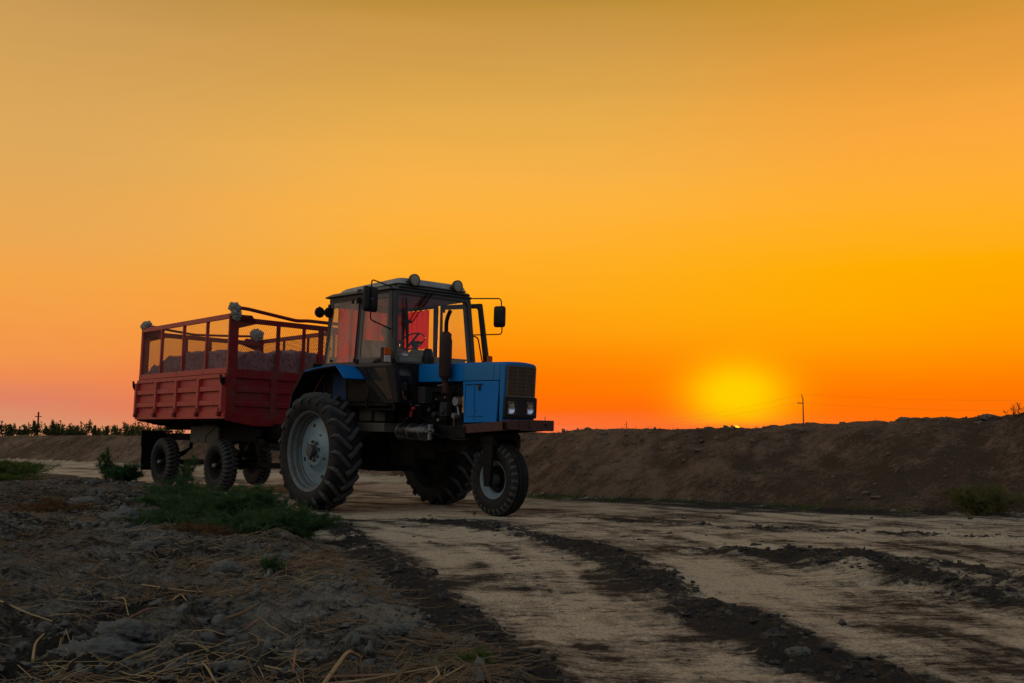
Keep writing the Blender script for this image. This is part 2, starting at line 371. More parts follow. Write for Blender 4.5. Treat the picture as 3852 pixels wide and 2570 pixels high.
def soil(name, dark, pale, extra=None, attr='pale', big=1.0, road=False):
    m = bpy.data.materials.new(name); m.use_nodes = True; t = m.node_tree; b = t.nodes['Principled BSDF']
    tcn = t.nodes.new('ShaderNodeTexCoord'); co = tcn.outputs['Object']
    def nz(scale, det=6, rg=.6, st=None):
        n = t.nodes.new('ShaderNodeTexNoise'); n.inputs['Scale'].default_value = scale; n.inputs['Detail'].default_value = det; n.inputs['Roughness'].default_value = rg
        if st:
            mp = t.nodes.new('ShaderNodeMapping'); mp.inputs['Scale'].default_value = st[0]; mp.inputs['Rotation'].default_value = (0, 0, st[1]); t.links.new(co, mp.inputs[0]); t.links.new(mp.outputs[0], n.inputs['Vector'])
        else: t.links.new(co, n.inputs['Vector'])
        return n.outputs[0]
    at = t.nodes.new('ShaderNodeAttribute'); at.attribute_name = attr
    def mm(op, a, bb): return M(op, a, bb, tree=t)
    K = 2.0 if road else 1.3
    f = mm('ADD', at.outputs['Fac'], mm('MULTIPLY', mm('SUBTRACT', nz(2.6, 8, .66), .5), 1.5 * K))
    f = mm('ADD', f, mm('MULTIPLY', mm('SUBTRACT', nz(5, 6, .7, ((1, 5, 1), R_(35))), .5), .9 * K))
    f = mm('ADD', f, mm('MULTIPLY', mm('SUBTRACT', nz(26, 6, .75), .5), 1.0 * K))
    if road:
        f = mm('ADD', f, mm('MULTIPLY', mm('SUBTRACT', nz(3.4, 7, .72, ((.45, 2.6, 1), R_(62))), .5), 3.2))
        f = mm('SUBTRACT', f, mm('MULTIPLY', sm(t, nz(15, 7, .8), .55, .66), .9))
    mr = t.nodes.new('ShaderNodeMapRange'); mr.inputs[1].default_value = .05 if road else .25; mr.inputs[2].default_value = 1.25 if road else .8; t.links.new(f, mr.inputs[0])
    c = mixc(t, mr.outputs[0], (*dark, 1), (*pale, 1))
    fine = t.nodes.new('ShaderNodeMapRange'); fine.inputs[1].default_value = .3; fine.inputs[2].default_value = .7; fine.inputs[1].default_value = .36; fine.inputs[2].default_value = .64; fine.inputs[3].default_value = .5; fine.inputs[4].default_value = 1.4; t.links.new(nz(62, 6, .8), fine.inputs[0])
    vm = t.nodes.new('ShaderNodeVectorMath'); vm.operation = 'SCALE'; t.links.new(c, vm.inputs[0]); t.links.new(fine.outputs[0], vm.inputs['Scale'])
    cc = vm.outputs[0]
    if extra: cc = mixc(t, mm('MULTIPLY', sm(t, nz(1.1, 5), .5, .68), extra[1]), cc, (*extra[0], 1))
    t.links.new(cc, b.inputs['Base Color']); b.inputs['Roughness'].default_value = .92; b.inputs['Specular IOR Level'].default_value = .12
    b1 = t.nodes.new('ShaderNodeBump'); b1.inputs['Strength'].default_value = .9; b1.inputs['Distance'].default_value = .03 * big; t.links.new(nz(13, 8, .7), b1.inputs['Height'])
    b2 = t.nodes.new('ShaderNodeBump'); b2.inputs['Strength'].default_value = .8; b2.inputs['Distance'].default_value = .008 * big; t.links.new(nz(60, 6, .75), b2.inputs['Height']); t.links.new(b1.outputs[0], b2.inputs['Normal'])
    t.links.new(b2.outputs[0], b.inputs['Normal'])
    return m
def sm(t, x, a, b):
    n = t.nodes.new('ShaderNodeMapRange'); n.interpolation_type = 'SMOOTHSTEP'; n.inputs[1].default_value = a; n.inputs[2].default_value = b; t.links.new(x, n.inputs[0]); return n.outputs[0]

SOIL_ROAD = soil('road_soil', (.036, .030, .024), (.55, .435, .29), road=True)
SOIL_VERGE = soil('verge_soil', (.032, .029, .022), (.235, .21, .16), big=1.8)
SOIL_BANK = soil('bank_soil', (.105, .066, .040), (.28, .180, .112), ((.09, .075, .035), .35), big=3.0)

# ------------------------------------------------------------------ ground
def axis(a, b, lo, hi, st, g, lim, g2=.10):
    c = list(np.arange(a, b + 1e-6, st)); x = c[-1]; h = st
    while x < hi:
        h = h * (1 + g) if h < lim else h * (1 + g2); x += h; c.append(x)
    x = c[0]; h = st; pre = []
    while x > lo:
        h = h * (1 + g) if h < lim else h * (1 + g2); x -= h; pre.append(x)
    return np.array(pre[::-1] + c)
XS = axis(-5.2, 6.5, -3500, 3500, .037, .012, .3)
YS = axis(3.2, 15.5, -60, 4500, .035, .010, .35)
gx_, gy_ = np.meshgrid(XS, YS)
ZZ, DB, DV, LO = terrain(gx_.ravel(), gy_.ravel())
nx, ny = len(XS), len(YS)
vx, vy = gx_.ravel(), gy_.ravel()
pass
FZ = sst(150, 400, np.hypot(vx, vy)); ZZ = ZZ * (1 - FZ) + .3 * FZ
co = np.stack([vx, vy, ZZ], 1)
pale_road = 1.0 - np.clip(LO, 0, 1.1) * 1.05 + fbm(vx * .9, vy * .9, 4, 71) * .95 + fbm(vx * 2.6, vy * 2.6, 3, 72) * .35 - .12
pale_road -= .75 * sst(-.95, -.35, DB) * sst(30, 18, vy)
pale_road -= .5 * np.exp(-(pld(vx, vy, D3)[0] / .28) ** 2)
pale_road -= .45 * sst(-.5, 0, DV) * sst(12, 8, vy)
pale_road += .25 * sst(14, 26, vy)  # far road coloured paler to imitate grazing sky glow
pale_verge = .35 + fbm(vx * .7, vy * .7, 4, 73) * .45 + .5 * np.exp(-(((vx + .75) / .9) ** 2 + ((vy - 6.6) / 1.4) ** 2))
pale_bank = .45 + fbm(vx * .6, vy * .6, 4, 75) * .5
_d, _s, _p = pld(vx, vy, DM); _sd = _d * _s
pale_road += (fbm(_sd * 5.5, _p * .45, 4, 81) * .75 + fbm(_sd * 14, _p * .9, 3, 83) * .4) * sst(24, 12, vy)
WL = smoothline([(-6.2, 17.6), (-4.7, 16.0), (-2.62, 13.5), (-1.6, 12.0), (-.62, 10.2), (-.1, 8.3), (.25, 6.3), (.65, 4.2), (1.4, 1.5)])
_d, _s, _p = pld(vx, vy, WL); _m = np.exp(-(_d / .24) ** 4) * (.5 + .5 * sst(-.1, .3, fbm(vx, vy, 2, 85)))
_ch = np.sin(_p * 2 * math.pi / .235 + np.abs(_d) * 22 + np.sign(_s) * 1.5)
pale_road += _m * _ch * .30; co[:, 2] += _m * _ch * .006 * sst(16, 12, vy)
ii, jj = np.meshgrid(np.arange(nx - 1), np.arange(ny - 1))
q0 = (jj * nx + ii).ravel(); quads = np.stack([q0, q0 + 1, q0 + nx + 1, q0 + nx], 1)
dbf = DB[quads].mean(1); dvf = DV[quads].mean(1)
def sheet(name, mask, pale, m, kind='structure'):
    f = quads[mask]; used, inv = np.unique(f, return_inverse=True); inv = inv.reshape(f.shape)
    me = bpy.data.meshes.new(name); n = len(used); k = len(f)
    me.vertices.add(n); me.vertices.foreach_set('co', co[used].ravel().astype(np.float32))
    me.loops.add(k * 4); me.loops.foreach_set('vertex_index', inv.ravel().astype(np.int32))
    me.polygons.add(k); me.polygons.foreach_set('loop_start', np.arange(0, k * 4, 4, dtype=np.int32)); me.polygons.foreach_set('loop_total', np.full(k, 4, dtype=np.int32))
    me.polygons.foreach_set('use_smooth', [True] * k)
    me.update(); a = me.attributes.new('pale', 'FLOAT', 'POINT'); a.data.foreach_set('value', pale[used].astype(np.float32))
    me.materials.append(m); o = bpy.data.objects.new(name, me); COL.objects.link(o); o['kind'] = kind; return o
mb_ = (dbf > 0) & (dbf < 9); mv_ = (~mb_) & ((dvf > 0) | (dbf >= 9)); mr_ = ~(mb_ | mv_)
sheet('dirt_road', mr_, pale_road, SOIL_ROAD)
sheet('ground', mv_, pale_verge, SOIL_VERGE)
sheet('embankment', mb_, pale_bank, SOIL_BANK)

# ------------------------------------------------------------------ object materials
BLUE = mat('blue_paint', (.0, .155, .46), .55, var=.12, vscale=3, dirt=((.01, .09, .22), .10, 5), bump=(40, .05), spec=.2)
BLUEH = mat('blue_paint_dusty', (.008, .14, .34), .55, var=.1, vscale=2.5, dirt=((.06, .16, .30), .25, 2.2), bump=(40, .05), spec=.25)
BLUED = mat('blue_paint_grimy', (.004, .035, .10), .7, var=.3, dirt=((.04, .035, .03), .5, 5), bump=(30, .2), spec=.2)
BLACK = mat('black_steel', (.005, .005, .005), .55, var=.4, vscale=8, dirt=((.018, .015, .011), .25, 7), bump=(25, .25), spec=.18)
CABM = mat('cab_frame_paint', (.050, .046, .040), .5, var=.25, vscale=6, dirt=((.09, .08, .06), .35, 8), bump=(30, .15), spec=.3)
CABL = mat('cab_door_paint', (.085, .082, .072), .5, var=.2, vscale=5, dirt=((.13, .115, .085), .35, 7), bump=(30, .15))
CABK = mat('dark_door_paint', (.009, .009, .009), .5, var=.3, dirt=((.020, .017, .013), .3, 6), spec=.15)
ROOF = mat('roof_paint', (.30, .30, .26), .5, var=.12, dirt=((.16, .14, .10), .35, 5), bump=(25, .1))
GREYC = mat('grey_panel', (.035, .035, .035), .7, var=.2, dirt=((.04, .033, .025), .4, 5), spec=.2)
RUBBER = mat('tyre_rubber', (.012, .012, .012), .7, var=.3, vscale=10, dirt=((.042, .036, .028), .45, 6), bump=(30, .5), spec=.2)
RUBL = mat('tyre_lug_rubber_lit', (.045, .045, .044), .6, var=.3, vscale=10, dirt=((.085, .078, .062), .45, 9), bump=(40, .4), spec=.3)  # paler than the carcass: dusty wear plus light painted onto the lugs
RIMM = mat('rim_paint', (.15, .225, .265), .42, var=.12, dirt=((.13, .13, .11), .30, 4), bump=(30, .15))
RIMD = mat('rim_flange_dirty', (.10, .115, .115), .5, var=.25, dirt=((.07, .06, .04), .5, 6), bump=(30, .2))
RIMF = mat('front_rim_paint', (.16, .21, .24), .5, var=.2, dirt=((.07, .06, .045), .45, 7), bump=(30, .2))
HUBM = mat('hub_steel', (.05, .055, .06), .5, var=.3, dirt=((.06, .05, .04), .4, 9), bump=(30, .3))
RUST = mat('rusty_steel', (.075, .022, .012), .7, var=.35, vscale=9, dirt=((.04, .022, .015), .45, 8), bump=(40, .35))
MUFF = mat('muffler_steel', (.030, .020, .016), .7, var=.4, vscale=9, dirt=((.06, .028, .018), .45, 8), bump=(35, .3), spec=.25)
GRILL = mat('grille_plastic', (.055, .035, .018), .6, var=.2, bump=(30, .1))
DARK = mat('black_plastic', (.010, .009, .008), .5, var=.2, spec=.3)
CHROME = mat('reflector', (.8, .82, .86), .12, metal=1.0)
STEEL = mat('bare_steel', (.24, .24, .24), .4, metal=.7, var=.2, dirt=((.08, .07, .06), .35, 12))
TANK = mat('tank_enamel', (.008, .008, .009), .28, var=.3, dirt=((.05, .045, .04), .2, 14), bump=(30, .08), coat=.4)
AMBER = mat('amber_lens', (.75, .13, .005), .25, spec=.6, trans=.35)
CLEARL = mat('clear_lens', (.45, .40, .38), .2, spec=.6)
REDP = mat('red_part', (.42, .02, .015), .45, dirt=((.10, .03, .02), .3, 10))
YELP = mat('yellow_part', (.55, .24, .01), .5, dirt=((.12, .07, .02), .3, 10))
GREYD = mat('dusty_plate', (.014, .011, .009), .8, var=.3, dirt=((.04, .03, .022), .4, 4), spec=.12)
CURT = mat('red_curtain', (.44, .03, .028), .9, var=.12, vscale=9, stretch=(1, 1, .2), trans=.55)
SEATM = mat('seat_vinyl', (.13, .13, .10), .7, var=.2)
INTER = mat('cab_lining', (.20, .18, .14), .9, var=.15)
GLASS = glass('cab_glass', .09, (.42, .36, .26), tint=(.95, .94, .90))
GLASSD = glass('dusty_side_glass', .50, (.46, .34, .25))
GLASSF = glass('clear_far_glass', .01, tint=(.98, .97, .94))
GLASSL = glass('dirty_lower_glass', .45, (.055, .055, .035), (.5, .5, .42))
MIRG = mat('mirror_glass', (.5, .5, .5), .03, metal=1.0)
LENS = glass('lamp_lens', .01, tint=(.97, .97, .97))
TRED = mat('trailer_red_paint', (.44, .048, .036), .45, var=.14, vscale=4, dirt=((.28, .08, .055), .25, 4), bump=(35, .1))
TREDF = mat('trailer_red_shaded', (.19, .004, .006), .55, spec=.25, var=.2, vscale=4, dirt=((.09, .05, .033), .45, 2.0), bump=(35, .2))  # trailer red with shade put into the colour, for front wall and fittings
TREDD = mat('trailer_red_dark', (.20, .018, .012), .55, var=.2, vscale=4, dirt=((.11, .04, .03), .3, 5), bump=(35, .15))  # darker red for the far side and rear walls
MESHM = mat('mesh_wire', (.10, .03, .02), .7)
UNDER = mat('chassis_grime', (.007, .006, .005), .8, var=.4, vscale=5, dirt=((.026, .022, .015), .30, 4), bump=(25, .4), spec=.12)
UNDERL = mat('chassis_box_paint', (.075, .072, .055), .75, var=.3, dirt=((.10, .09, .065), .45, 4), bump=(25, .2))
CLOTH = mat('rag_cloth', (.24, .235, .19), .95, var=.3, vscale=12, bump=(14, .7, .02))
COTTON = mat('seed_cotton', (.42, .22, .21), .98, var=.4, vscale=26, dirt=((.15, .06, .045), .6, 14), bump=(38, 1.0, .03))

def frame_matrix(o, yaw, pitch, roll, s=1.0):
    a = R_(yaw); F = Vector((math.sin(a), -math.cos(a), 0)); Nn = Vector((math.cos(a), math.sin(a), 0)); Z = Vector((0, 0, 1))
    p = R_(pitch); F2 = F * math.cos(p) - Z * math.sin(p); Z2 = Z * math.cos(p) + F * math.sin(p)
    r = R_(roll); N2 = Nn * math.cos(r) - Z2 * math.sin(r); Z3 = Z2 * math.cos(r) + Nn * math.sin(r)
    m = Matrix(((F2.x, N2.x, Z3.x, o[0]), (F2.y, N2.y, Z3.y, o[1]), (F2.z, N2.z, Z3.z, o[2]), (0, 0, 0, 1)))
    return m @ Matrix.Scale(s, 4)

# ------------------------------------------------------------------ wheels
def crown(pr, y):
    ys = [p[0] for p in pr]; rs = [p[1] for p in pr]; return float(np.interp(y, ys, rs))
def lug_mesh(mb, pr, path, hw, h, phi0, base=.012):
    """path: list of (yoff, dphi, extra radius cut)"""
    vs = []; k = len(path)
    for i, (y, dp, cut) in enumerate(path):
        rb = crown(pr, y) if cut is None else cut; rt = rb + h
        y0, d0 = path[max(i - 1, 0)][:2]; y1, d1 = path[min(i + 1, k - 1)][:2]
        ty, tp = (y1 - y0), (d1 - d0) * rb; L = math.hypot(ty, tp) or 1; nyy, npp = -tp / L, ty / L
        for sgn, rr, wf in ((-1, rb - base, 1.25), (-1, rt, .85), (1, rt, .85), (1, rb - base, 1.25)):
            yy = y + sgn * nyy * hw * wf; ph = phi0 + dp + sgn * npp * hw * wf / rb
            vs.append((rr * math.cos(ph), yy, rr * math.sin(ph)))
    fs = [(i * 4 + j, i * 4 + j + 1, (i + 1) * 4 + j + 1, (i + 1) * 4 + j) for i in range(k - 1) for j in range(3)]
    fs += [(0, 1, 2, 3), ((k - 1) * 4 + 3, (k - 1) * 4 + 2, (k - 1) * 4 + 1, (k - 1) * 4)]
    mb.add(vs, fs)
def tyre_big():
    pr = [(-.165, .525), (-.195, .565), (-.212, .62), (-.212, .67), (-.198, .708), (-.165, .730), (-.09, .742), (0, .746), (.09, .742), (.165, .730), (.198, .708), (.212, .67), (.212, .62), (.195, .565), (.165, .525), (.12, .515), (-.12, .515)]
    mb = MB(); mb.lathe(pr, 96, close=True)
    top = [(-.215, .69), (-.198, .708), (-.165, .730), (-.09, .742), (0, .746), (.09, .742), (.165, .730), (.198, .708), (.215, .69)]
    n = 21; l = MB()
    for i in range(n):
        for s, off in ((-1, 0), (1, .5)):
            ph = 2 * math.pi * (i + off) / n
            path = [(s * .213, .03, .655), (s * .208, .02, .695), (s * .165, -.01, None), (s * .10, -.095, None), (s * .04, -.175, None), (-s * .012, -.235, None)]
            lug_mesh(l, top, path, .025, .046, ph)
    return mb, l
def make_rear_wheel(parent, y, out, mr=None, md=None):
    """out = -1: outer face towards -Y"""
    root = MB()
    s = out
    flange = [(s * .172, .530), (s * .178, .545), (s * .165, .520), (s * .150, .505), (s * .10, .498), (s * .085, .480), (s * .03, .468), (s * .02, .452), (-s * .12, .452), (-s * .165, .50), (-s * .178, .54), (-s * .172, .545), (-s * .14, .49), (-s * .10, .44), (s * .0, .435)]
    root.lathe(flange, 72, cap=False)
    rim = root.obj('wheel', mr or RIMD, parent, smooth=35); rim.location = (0, y, .785)
    d = MB(); p0 = s * .005
    prof = [(p0 + s * .0, .448), (p0 + s * .004, .43), (p0 + s * .006, .30), (p0 + s * .012, .275), (p0 + s * .022, .265), (p0 + s * .025, .25), (p0 + s * .055, .21), (p0 + s * .07, .19), (p0 + s * .075, .0001)]
    d.lathe(prof, 72, cap=False); disc = d.obj('rim_disc', md or RIMM, rim, smooth=35)
    h = MB(); h.lathe([(p0 + s * .07, .085), (p0 + s * .15, .082), (p0 + s * .16, .07), (p0 + s * .162, .0001)], 20)
    for i in range(8):
        a = 2 * math.pi * i / 8 + .2; h.lathe([(p0 + s * .07, .022), (p0 + s * .105, .022), (p0 + s * .108, .0001)], 6, c=(.125 * math.cos(a), 0, .125 * math.sin(a)))
    h.obj('hub', HUBM, rim, smooth=35)
    for i in range(8):
        ho = MB(); a = 2 * math.pi * i / 8 + .35; r = .36 if i % 2 == 0 else .232; q = .026 if i % 2 == 0 else .016; yy = p0 + s * (.0075 if i % 2 == 0 else .045)
        c = Vector((r * math.cos(a), yy, r * math.sin(a))); tvec = Vector((-math.sin(a), 0, math.cos(a))); rv = Vector((math.cos(a), 0, math.sin(a)))
        ho.prism([c + rv * q * .8 * math.cos(t) + tvec * q * 1.25 * math.sin(t) for t in [2 * math.pi * j / 14 for j in range(14)]], (0, s * .003, 0)); ho.obj('disc_hole', DARK, rim)
    b, l = tyre_big(); ty = b.obj('tyre', RUBBER, rim, smooth=50)
    l.obj('tread_lugs', RUBL, rim, bev=.005)
    if s > 0:
        for o in (ty,): pass
    return rim

# ------------------------------------------------------------------ TRACTOR
TRM = frame_matrix((-1.848, 14.19, 0.0), 42, 1.3, .6)
tractor = empty('tractor', TRM)
tag(tractor, 'blue farm tractor with glazed cab, big lugged rear tyres and one narrow front wheel', 'tractor')
T_ = tractor
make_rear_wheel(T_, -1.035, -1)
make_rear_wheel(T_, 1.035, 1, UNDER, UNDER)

# --- front wheel with fork
fw = MB(); s = -1
fw.lathe([(-.098, .225), (-.105, .240), (-.098, .222), (-.075, .212), (-.05, .185), (-.02, .178), (.02, .178), (.05, .185), (.075, .212), (.098, .222), (.105, .240), (.098, .226), (.07, .200), (.04, .17), (-.04, .17), (-.07, .2)], 48, close=True)
fwo = fw.obj('wheel', RIMF, T_, smooth=35); fwo.location = (2.508, 0, .525)
d = MB(); d.lathe([(.012, .182), (.0, .17), (.0, .10), (-.03, .085), (-.05, .08), (-.055, .0001)], 40, cap=False); d.obj('rim_disc', UNDER, fwo, smooth=35)
h = MB(); h.lathe([(-.19, .030), (-.14, .035), (-.14, .06), (-.05, .07)], 20); h.lathe([(.0, .07), (.14, .05), (.19, .03)], 20); h.obj('hub', HUBM, fwo, smooth=35)
pr = [(-.085, .222), (-.108, .25), (-.125, .29), (-.130, .33), (-.122, .375), (-.104, .405), (-.088, .418)]
rib = []
for a, b_ in ((-.088, -.070), (-.052, -.024), (-.010, .010), (.024, .052), (.070, .088)):
    rr = .432 if abs(a) < .06 else .424
    rib += [(a, rr + .015), (b_, rr + .015), (b_ + .003, rr - .012), (b_ + .012, rr - .012)]
rib = [(min(y, .09), r) for y, r in rib]
pr = pr + rib + [(.104, .405), (.122, .375), (.130, .33), (.125, .29), (.108, .25), (.085, .222), (.05, .212), (-.05, .212)]
t = MB(); t.lathe(pr, 80, close=True); t.obj('tyre', RUBBER, fwo, smooth=30)
t = MB(); topf = [(-.13, .36), (-.12, .385), (-.104, .410), (-.085, .428), (.085, .428), (.104, .410), (.12, .385), (.13, .36)]
for i in range(30):
    for s in (-1, 1): lug_mesh(t, topf, [(s * .124, 0, .378), (s * .108, 0, None), (s * .086, 0, None)], .017, .010, 2 * math.pi * (i + (.5 if s > 0 else 0)) / 30)
t.obj('shoulder_blocks', RUBL, fwo)
fk = MB()
for s in (-1, 1):
    fk.prism([(2.415, s * .17, 1.0), (2.60, s * .17, 1.0), (2.605, s * .17, .84), (2.57, s * .17, .52), (2.56, s * .17, .44), (2.46, s * .17, .44), (2.44, s * .17, .60)], (0, s * .035, 0))
arch_o = rq([(2.5, -.215, .93), (2.5, -.215, 1.10), (2.5, .235, 1.10), (2.5, .235, .86)], .13, 7); arch_i = rq([(2.5, -.155, .93), (2.5, -.155, 1.015), (2.5, .165, 1.015), (2.5, .165, .86)], .08, 7)
fk.frame([p + Vector((-.11, 0, 0)) for p in arch_o], [p + Vector((-.11, 0, 0)) for p in arch_i], (.24, 0, 0))
fk.obj('fork', BLACK, T_, bev=.006)
fk = MB(); fk.bx(2.30, 2.66, -.13, .13, 1.08, 1.14); fk.bx(1.95, 2.5, -.20, .20, .99, 1.09); fk.prism([(1.3, -.16, 1.06), (2.44, -.16, 1.06), (2.36, -.16, .90), (2.10, -.16, .84), (1.75, -.16, .86), (1.3, -.16, .80)], (0, .32, 0))
fk.prism([(2.0, -.28, 1.06), (2.32, -.24, 1.06), (2.30, -.2, .95), (2.14, -.2, .90), (1.98, -.24, .97)], (0, .05, 0))
fk.obj('front_axle_bracket', UNDER, T_, bev=.01)

# --- beams in front
b = MB(); 
for s in (-1, 1):
    b.bar((2.20, s * .34, 1.128), (2.93, s * .34, 1.178), .012, .10); b.bar((2.20, s * .315, 1.178), (2.93, s * .315, 1.228), .06, .010); b.bar((2.20, s * .315, 1.078), (2.93, s * .315, 1.128), .06, .010)
b.obj('front_beam', RUST, T_, bev=.003)
b = MB(); b.bx(2.86, 2.97, -.27, .45, 1.135, 1.25); b.bx(2.965, 2.985, -.10, .45, 1.125, 1.255); b.bx(2.86, 2.985, .445, .458, 1.13, 1.252)
b.obj('front_bumper_beam', RUST, T_, bev=.004)
for pts_, r_ in (([(2.985, .30, 1.25), (2.99, .30, 1.30)], .004), ([(2.99, .31, 1.20), (3.0, .31, 1.20)], .014), ([(2.84, -.10, 1.27), (2.87, -.12, 1.23), (2.91, -.16, 1.25)], .005), ([(2.84, .06, 1.29), (2.9, .05, 1.25), (2.99, .04, 1.24), (2.99, .04, 1.14)], .004)):
    b = MB(); b.tube(pts_, r_, 6); b.obj('bumper_wire', BLACK, T_)
b = MB()
for s in (-1, 1): b.bx(1.30, 2.26, s * .32, s * .36, 1.01, 1.165)
for x, z in ((2.08, 1.14), (2.14, 1.14), (2.2, 1.11), (2.08, 1.04), (2.14, 1.04)): b.box((x, -.362, z), (.022, .01, .022))
b.obj('side_rail', BLACK, T_, bev=.004)

# --- hood
def hood_sec(x, w, zb, zt, r=.05):
    return [Vector((x, -w, zb)), Vector((x, -w, zt - r)), Vector((x, -w + r * .25, zt - r * .35)), Vector((x, -w + r, zt)), Vector((x, -w * .4, zt + .012)), Vector((x, 0, zt + .016)),
            Vector((x, w * .4, zt + .012)), Vector((x, w - r, zt)), Vector((x, w - r * .25, zt - r * .35)), Vector((x, w, zt - r)), Vector((x, w, zb))]
def loft(mb, secs, cap=True):
    n = len(secs[0]); vs = [p for s in secs for p in s]; fs = [(i * n + j, i * n + (j + 1) % n, (i + 1) * n + (j + 1) % n, (i + 1) * n + j) for i in range(len(secs) - 1) for j in range(n)]
    if cap: fs += [tuple(range(n)), tuple(range((len(secs) - 1) * n, len(secs) * n))]
    return mb.add(vs, fs)
h = MB(); loft(h, [hood_sec(1.20, .30, 1.725, 1.962), hood_sec(2.13, .30, 1.722, 1.955)]); h.bx(1.17, 1.22, -.295, .295, 1.76, 1.955)
hood = h.obj('hood', BLUE, T_, smooth=40, bev=.004, label='deep blue rear hood section')
h = MB(); loft(h, [hood_sec(2.134, .30, 1.724, 1.955), hood_sec(2.688, .288, 1.724, 1.945)]); h.obj('hood_front_panel', BLUEH, T_, smooth=40, bev=.003, label='dusty lighter blue hood panel')
h = MB(); loft(h, [hood_sec(2.694, .288, 1.724, 1.945), hood_sec(2.79, .280, 1.724, 1.942)]); h.obj('hood_collar', BLUEH, T_, smooth=40, bev=.003)
h = MB()
nose = [hood_sec(2.794, .278, 1.215, 1.940, .04), hood_sec(2.845, .268, 1.215, 1.938, .045), hood_sec(2.868, .255, 1.22, 1.928, .05)]
for k_, sc in ((1, -.02), (2, -.03)):
    for p in nose[k_]: p.x += sc * (1.94 - p.z) / .72 * 1.2
loft(h, nose); h.obj('nose_shell', BLUEH, T_, smooth=40, bev=.006)
for s in (-1, 1):
    p = MB(); y0 = s * .300; y1 = s * .275
    p.prism([(2.125, y0, 1.716), (2.788, s * .284, 1.716), (2.748, s * .284, 1.222), (2.160, y0, 1.205)], (0, -s * .025, 0))
    sp_ = p.obj('side_panel', BLUE, T_, bev=.004)
    q = MB(); 
    q.bx(2.175, 2.31, s * .301, s * .305, 1.672, 1.684); q.bx(2.335, 2.50, s * .298, s * .303, 1.672, 1.684)
    q.bar((2.18, s * .3025, 1.66), (2.18, s * .3025, 1.30), .003, .004); q.bar((2.345, s * .3, 1.66), (2.36, s * .3, 1.235), .003, .004)
    q.obj('panel_grooves', BLUED, sp_)
    q = MB(); q.bx(2.20, 2.335, s * .301, s * .307, 1.288, 1.299); q.bx(2.36, 2.50, s * .297, s * .304, 1.289, 1.300); q.obj('panel_ribs', BLUEH, sp_, bev=.002)
    q = MB(); q.prism([Vector((2.442 + .021 * math.cos(t_), s * .3005, 1.643 + .021 * math.sin(t_) + (.022 if math.sin(t_) > 0 else -.022))) for t_ in [2 * math.pi * j / 20 for j in range(20)]], (0, s * .004, 0)); q.obj('latch_hole', DARK, sp_)
# grille
def GX(z): return 2.874 - (1.94 - z) / .72 * .034
g = MB(); z0, z1 = 1.53, 1.90
g.prism([(GX(z0), -.225, z0), (GX(z0), .225, z0), (GX(z1), .222, z1), (GX(z1), -.222, z1)], (.004, 0, 0))
gr = g.obj('grille', GRILL, T_)
g = MB()
g.frame([(GX(z0) + .002, -.232, z0), (GX(z0) + .002, .232, z0), (GX(z1) + .002, .230, z1), (GX(z1) + .002, -.230, z1)], [(GX(z0), -.215, z0 + .012), (GX(z0), .215, z0 + .012), (GX(z1), .212, z1 - .012), (GX(z1), -.212, z1 - .012)], (.012, 0, 0))
for i in range(1, 8): z = z0 + (z1 - z0) * i / 8; g.bx(GX(z) + .003, GX(z) + .013, -.215, .215, z - .003, z + .003)
for y in (-.075, .075): g.bar((GX(z0) + .009, y, z0 + .01), (GX(z1) + .009, y, z1 - .01), .008, .008)
for i in range(50): z = z0 + .012 + (z1 - z0 - .024) * i / 49; g.bx(GX(z) + .003, GX(z) + .007, -.213, .213, z - .001, z + .001)
g.obj('grille_slats', mat('grille_slat_plastic', (.13, .085, .04), .6, var=.2), gr)
for y, z in ((-.205, 1.885), (.20, 1.885), (-.21, 1.70), (.205, 1.70), (-.215, 1.535), (.205, 1.535)):
    g = MB(); g.lathe([(GX(z) + .012, .007), (GX(z) + .018, .006), (GX(z) + .019, .0001)], 8, c=(0, y, z), axis='x'); g.obj('grille_screw', STEEL, gr)
lp = MB(); xo = 2.862
lp.frame(rq([(xo - .01, -.262, 1.275), (xo - .01, .262, 1.275), (xo, .258, 1.527), (xo, -.258, 1.527)], .02, 4),
         rq([(xo - .01, -.222, 1.305), (xo - .01, .222, 1.305), (xo, .222, 1.48), (xo, -.222, 1.48)], .008, 4), (.022, 0, 0))
lp.bx(xo - .02, xo + .020, -.078, .078, 1.29, 1.50); lp.bx(xo - .062, xo - .052, -.25, .25, 1.29, 1.51); lp.bx(2.80, xo, -.26, .26, 1.272, 1.29)
panel = lp.obj('headlight_panel', DARK, T_, bev=.004)
